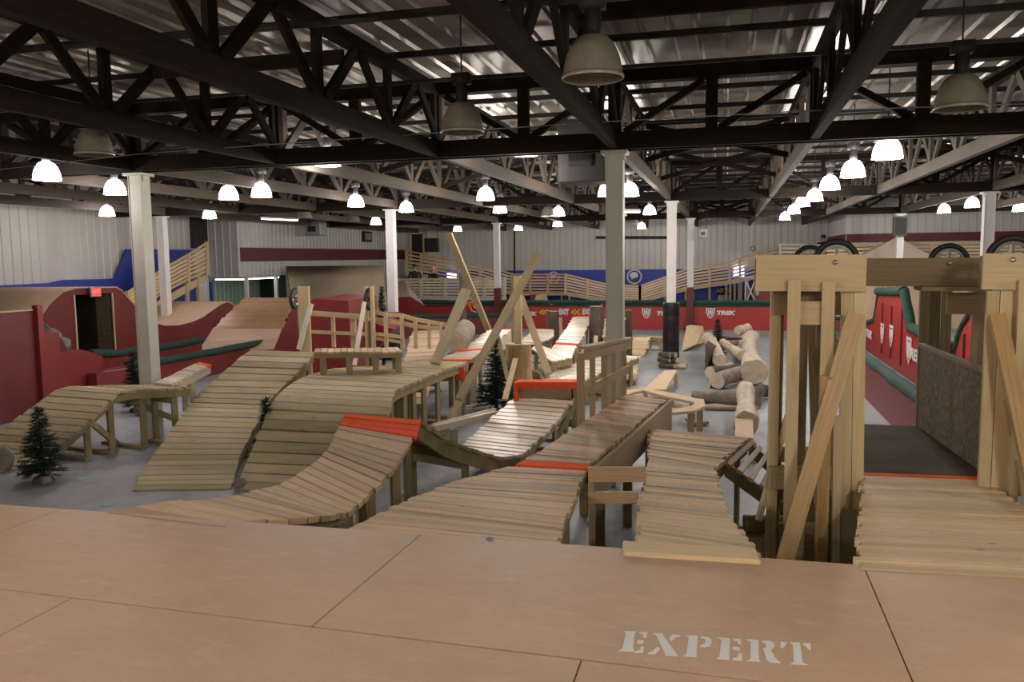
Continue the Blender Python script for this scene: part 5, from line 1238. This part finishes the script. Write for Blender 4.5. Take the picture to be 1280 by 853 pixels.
# ------------------------------------------------------------------ fir trees
def fir(lab, x, y, z, h, r, seed, lean=(0, 0)):
    rnd = random.Random(seed); T = thing('fir_tree', lab, 'tree', (x, y, z)); tip = V((x+lean[0], y+lean[1], z+h))
    m = MB(); m.tube([(x, y, z), tip], [.02+h*.012, .006], 7); m.build('trunk', 'trunk', T)
    m = MB(); m.lathe([(.001, 0), (.13*r/.3, 0), (.11*r/.3, .06), (.03, .09)], (x, y, z), 12); m.build('base', 'barkd', T)
    m = MB(); base = V((x, y, z)); lv = int(h/.032)
    for i in range(lv):
        f = .12+.88*i/lv; c = lerp(base, tip, f); R_ = r*(1-f)**.8*rnd.uniform(.8, 1.15)+.02; nb = 8 if f < .7 else 6
        for k in range(nb):
            an = rnd.uniform(0, 6.28); d = V((math.cos(an), math.sin(an), rnd.uniform(-.25, .2))).normalized(); e = c+d*R_
            m.beam(c, e, .008, .008)
            n = max(4, int(R_/.018))
            for j in range(n):
                q = lerp(c, e, (j+.6)/n); 
                for s_ in (-1, 1):
                    nd = (d*.7+V((-d.y, d.x, 0))*s_*rnd.uniform(.5, 1)+V((0, 0, rnd.uniform(-.3, .5)))).normalized()*rnd.uniform(.04, .065)*(1+h*.3); w_ = nd.cross(gz).normalized()*.009
                    m.poly([q-w_, q+w_, q+nd+w_*.3, q+nd-w_*.3])
    o = m.build('foliage', 'fir', T); return T
q = pz(54, 602, 0); fir('nearest dark artificial fir at the far left, in front of the low left ramp', q.x, q.y, 0, .98, .3, 1)
q = pz(300, 600, 0); fir('slim dark fir squeezed between the tall plank ramp and the curved plank ramp', -5.93, 9.7, 0, .98, .15, 2)
q = pz(170, 515, 0); fir('dark fir under the flat deck of the low left ramp', q.x, q.y, 0, 1.15, .28, 3)
q = pz(621, 516, 0); fir('dark fir under the striped kicker, right of the front crossed pole', q.x, q.y, 0, 1.35, .42, 4)
q = py(436, 385, 17.5); fir('slim dark fir top rising behind the walkway railing beside the plain red box', q.x, 19.4, 0, 2.1, .25, 5)
q = pz(867, 414, 0); fir('tiny fir lying at the base of the column with red foot, by the logo barrier', q.x, q.y-.3, 0, .32, .4, 6)
q = g_(897, 450); fir('small green fir stuck among the logs of the log jam', q.x, q.y, 0, 1.1, .25, 7)
rock('small stone at the foot of the nearest fir', pz(57, 606, 0), (.11, .08, .07), 'rock', 11)
rock('grey stone left of the nearest fir, by the low ramp', pz(36, 596, 0), (.1, .1, .08), 'barkd', 12)
rock('big round stone at the left edge on the foot of the low left ramp', pz(6, 590, 0)+V((0, 0, 0)), (.14, .14, .19), 'rock', 13)
for i, (u, v) in enumerate(((297, 606), (305, 598), (314, 590), (322, 582))):
    rock('stone in the gap between the two greyish plank ramps, %s' % ('nearest one', 'second from the front', 'third from the front', 'farthest one')[i], pz(u+2, v+6, 0), (.09, .1, .08), 'rock', 20+i)
rock('stone lying on the floor behind the crossed poles', pz(590, 500, 0), (.2, .15, .12), 'rock', 31)
rock('dark stone leaning at the foot of the tall stump, right side', pz(671, 505, 0), (.22, .2, .34), 'barkg', 32)
rock('pale stone at the right of the dark stone by the stump', pz(682, 503, 0), (.18, .16, .4), 'barkp', 33)
rock('stone beside the fir under the low left ramp', pz(180, 520, 0), (.22, .15, .1), 'rock', 34)
# paint marks on the floor
for i, (u, v, w_, h_) in enumerate(((102, 598, 9, 2.5), (134, 631, 12, 2.5), (168, 557, 8, 1.5))):
    m = MB(); pts = []
    for k in range(10):
        t = k*.628; r_ = random.uniform(.7, 1.15); pts.append(pz(u+math.cos(t)*w_*r_, v+math.sin(t)*h_*r_, .002))
    m.prism(pts, (0, 0, .001)); tag(m.build('paint_mark', 'markgreen'), 'faint green spray mark on the floor, %s' % ('left one below the low ramp', 'nearest one beside the platform', 'farthest one by a ramp foot')[i], 'paint mark')
m = MB(); m.prism([pz(612+math.cos(k*.7)*6*random.uniform(.7, 1.2), 675+math.sin(k*.7)*2.5, 1.206) for k in range(9)], (0, 0, .006)); tag(m.build('paint_mark', 'bluesmear'), 'small blue paint smear on the first plank of the long deck', 'paint mark')
# thin cable
m = MB(); m.tube([py(0, 212, 9.5), py(180, 192, 9.5), py(350, 180, 9.5), py(560, 165, 9.5), py(760, 152, 9.5), py(1000, 139, 9.5), py(1280, 130, 9.5)], .006, 5); tag(m.build('overhead_cable', 'dullmetal'), 'thin grey cable strung across the hall in front of the near girder', 'cable')
# ------------------------------------------------------------------ people
def person(lab, joints, rad, mats, hat=None):
    """joints: dict name->point ; bones list"""
    bones = [('pel', 'chest'), ('chest', 'neck'), ('neck', 'head'), ('chest', 'shL'), ('shL', 'elL'), ('elL', 'haL'), ('chest', 'shR'), ('shR', 'elR'), ('elR', 'haR'), ('pel', 'hiL'), ('hiL', 'knL'), ('knL', 'anL'), ('anL', 'toL'), ('pel', 'hiR'), ('hiR', 'knR'), ('knR', 'anR'), ('anR', 'toR')]
    names = list(joints); base = V(joints['pel']); base.z = min(V(j).z for j in joints.values())
    me = bpy.data.meshes.new('body'); me.from_pydata([V(joints[n])-base for n in names], [(names.index(a), names.index(b)) for a, b in bones if a in names and b in names], [])
    o = bpy.data.objects.new('body', me); COL.objects.link(o); sk = o.modifiers.new('s', 'SKIN'); sk.use_smooth_shade = True
    for i, n in enumerate(names):
        r = rad.get(n.rstrip('LR'), .05); v = me.skin_vertices[0].data[i]; v.radius = r if isinstance(r, tuple) else (r, r); v.use_root = (n == 'pel')
    o.modifiers.new('u', 'SUBSURF').levels = 2
    dg = bpy.context.evaluated_depsgraph_get(); m2 = bpy.data.meshes.new_from_object(o.evaluated_get(dg)); bpy.data.objects.remove(o)
    for k in ('skin', mats[0], mats[1], 'cloth_black'): m2.materials.append(M[k])
    J = {n: V(joints[n])-base for n in names}
    def seg(p, a, b):
        ab = b-a; t = max(0, min(1, (p-a).dot(ab)/ab.length_squared)); return (p-(a+ab*t)).length
    grp = {0: [('neck', 'head'), ('elL', 'haL'), ('elR', 'haR')], 1: [('pel', 'chest'), ('chest', 'neck'), ('chest', 'shL'), ('chest', 'shR'), ('shL', 'elL'), ('shR', 'elR')], 2: [('pel', 'hiL'), ('hiL', 'knL'), ('knL', 'anL'), ('hiR', 'knR'), ('knR', 'anR')], 3: [('anL', 'toL'), ('anR', 'toR')]}
    for f in m2.polygons:
        f.use_smooth = True; best = (9, 0)
        for g0, bs in grp.items():
            for a, b in bs:
                if a in J and b in J:
                    d = seg(f.center, J[a], J[b])
                    if d < best[0]: best = (d, g0)
        f.material_index = best[1]
    ob = bpy.data.objects.new('person', m2); COL.objects.link(ob); ob.location = base; tag(ob, lab, 'person')
    hd = V(joints['head']); m = MB(); m.lathe([(.001, .13), (.06, .12), (.1, .07), (.108, .0), (.1, -.03)], hd+V((0, .012, .02)), 14); h = m.build('hair' if not hat else 'cap', hat or 'hair', None)
    h.parent = ob; h.location = h.location-base
    # face: nose
    m = MB(); m.prism([hd+V((-.015, -.1, -.02)), hd+V((.015, -.1, -.02)), hd+V((0, -.1, .03))], (0, -.03, -.005)); n_ = m.build('nose', 'skin'); n_.parent = ob; n_.location = n_.location-base
    return ob
RAD = {'pel': (.15, .11), 'chest': (.17, .12), 'neck': .055, 'head': (.095, .115), 'sh': .065, 'el': .042, 'ha': .038, 'hi': .09, 'kn': .065, 'an': .045, 'to': .045}
def standing(x, y, z, h=1.72, ry=0.0, arms=((-.25, -.05, .95), (.25, -.05, .95)), lean=0):
    s = h/1.72; P = {'pel': (0, 0, .93), 'chest': (0, -lean*.5, 1.25), 'neck': (0, -lean, 1.46), 'head': (0, -lean-.02, 1.62), 'shL': (-.19, -lean*.8, 1.4), 'shR': (.19, -lean*.8, 1.4), 'hiL': (-.1, 0, .88), 'hiR': (.1, 0, .88), 'knL': (-.11, -.02, .48), 'knR': (.11, -.02, .48), 'anL': (-.12, .03, .08), 'anR': (.12, .03, .08), 'toL': (-.13, -.14, .045), 'toR': (.13, -.14, .045)}
    for k, a in (('L', arms[0]), ('R', arms[1])):
        sh = V(P['sh'+k]); ha = V(a); P['ha'+k] = ha; el = (sh+ha)/2; el += V((-.06 if k == 'L' else .06, .08, -.04)); P['el'+k] = el
    R_ = Matrix.Rotation(ry, 3, 'Z'); return {k: V((x, y, z))+R_ @ (V(p_)*s) for k, p_ in P.items()}
zd = py(529, 372, 33.45).z-.35
c = py(519, 360, 34.2); person('person in black standing at the left of the viewing deck behind the rail', standing(c.x, 34.2, zd, 1.75, .3), RAD, ('cloth_black', 'cloth_black'))
c = py(543, 360, 34.2); person('person in black with a pink cap bending over the viewing deck rail', standing(c.x, 34.3, zd, 1.62, -.2, ((-.2, -.4, 1.05), (.2, -.4, 1.05)), .16), RAD, ('cloth_black', 'cloth_black'), 'cloth_pink')
c = py(1029, 312, 38.9); zz = py(1029, 330, 38.9).z-.5; person('person in black leaning on the pallet fence above the first gate wheels', standing(c.x, 38.95, py(1028, 297, 38.9).z-1.62, 1.7, .1, ((-.35, -.35, 1.12), (.2, -.2, 1.1))), RAD, ('cloth_black', 'cloth_black'))
m = MB(); zf = py(1028, 297, 38.9).z-1.64; xx = c.x; m.prism([V((2.4, 38.7, 0)), V((4.5, 38.7, 0)), V((4.5, 38.7, zf)), V((2.4, 38.7, zf))], (0, 1.8, 0)); tag(m.build('rear_deck', 'tanply'), 'raised tan deck behind the pallet fence, mostly hidden by the gate', 'deck')
# rider
rx, ry_ = pz(600, 412, 0).x, 29.3
B = lambda x, y, z: V((rx+x, ry_+y, z))
person('rider in an orange shirt and dark shorts bending over a bicycle by the barrier', {'pel': B(-.28, 0, .92), 'chest': B(-.02, 0, 1.08), 'neck': B(.2, 0, 1.16), 'head': B(.36, 0, 1.2), 'shL': B(.12, -.16, 1.1), 'shR': B(.12, .16, 1.1), 'elL': B(.22, -.2, .85), 'haL': B(.42, -.2, .78), 'elR': B(.24, .2, .88), 'haR': B(.42, .2, .8),
  'hiL': B(-.28, -.1, .86), 'knL': B(-.05, -.14, .55), 'anL': B(-.2, -.12, .1), 'toL': B(-.04, -.12, .05), 'hiR': B(-.28, .1, .86), 'knR': B(-.15, .14, .5), 'anR': B(-.38, .12, .1), 'toR': B(-.24, .12, .05)}, RAD, ('cloth_orange', 'cloth_blue'))
T = thing('bicycle', 'dark mountain bicycle held by the bending rider', 'bicycle', B(.4, .0, 0))
for dx in (-.05, .98):
    m = MB(); pr = [(.31+.025*math.cos(t*math.pi/3), .025*math.sin(t*math.pi/3)) for t in range(7)]; m.lathe(pr, B(.1+dx, 0, .335), 24, 'Y'); w_ = m.build('wheel', 'rubber', T)
    m = MB(); c = B(.1+dx, 0, .335)
    for k in range(12): d = V((math.cos(k*.5236), 0, math.sin(k*.5236))); m.beam(c, c+d*.29, .006, .006, side=(0, 1, 0))
    m.build('spokes', 'dullmetal', w_)
fr = [((.05, .335), (.22, .82)), ((.22, .82), (.48, .33)), ((.48, .33), (.05, .335)), ((.22, .75), (.85, .82)), ((.48, .33), (.87, .72)), ((.85, .92), (1.08, .335)), ((.05, .335), (.24, .72))]
m = MB()
for a, b in fr: m.tube([B(a[0], 0, a[1]), B(b[0], 0, b[1])], .02, 7)
m.build('frame', 'cloth_blue', T); m = MB(); m.tube([B(.84, -.32, .96), B(.84, 0, .93), B(.84, .32, .96)], .015, 7); m.build('handlebar', 'rubber', T); m = MB(); m.box(B(.2, 0, .88), (.24, .12, .05)); m.build('saddle', 'rubber', T, .01)
# ------------------------------------------------------------------ world and view
w = bpy.data.worlds.new('w'); scene.world = w; w.use_nodes = True
w.node_tree.nodes['Background'].inputs[0].default_value = (.5, .5, .55, 1); w.node_tree.nodes['Background'].inputs[1].default_value = .05
scene.view_settings.view_transform = 'Standard'; scene.view_settings.look = 'None'; scene.view_settings.gamma = 1
scene.view_settings.exposure = 0; scene.view_settings.use_curve_mapping = False
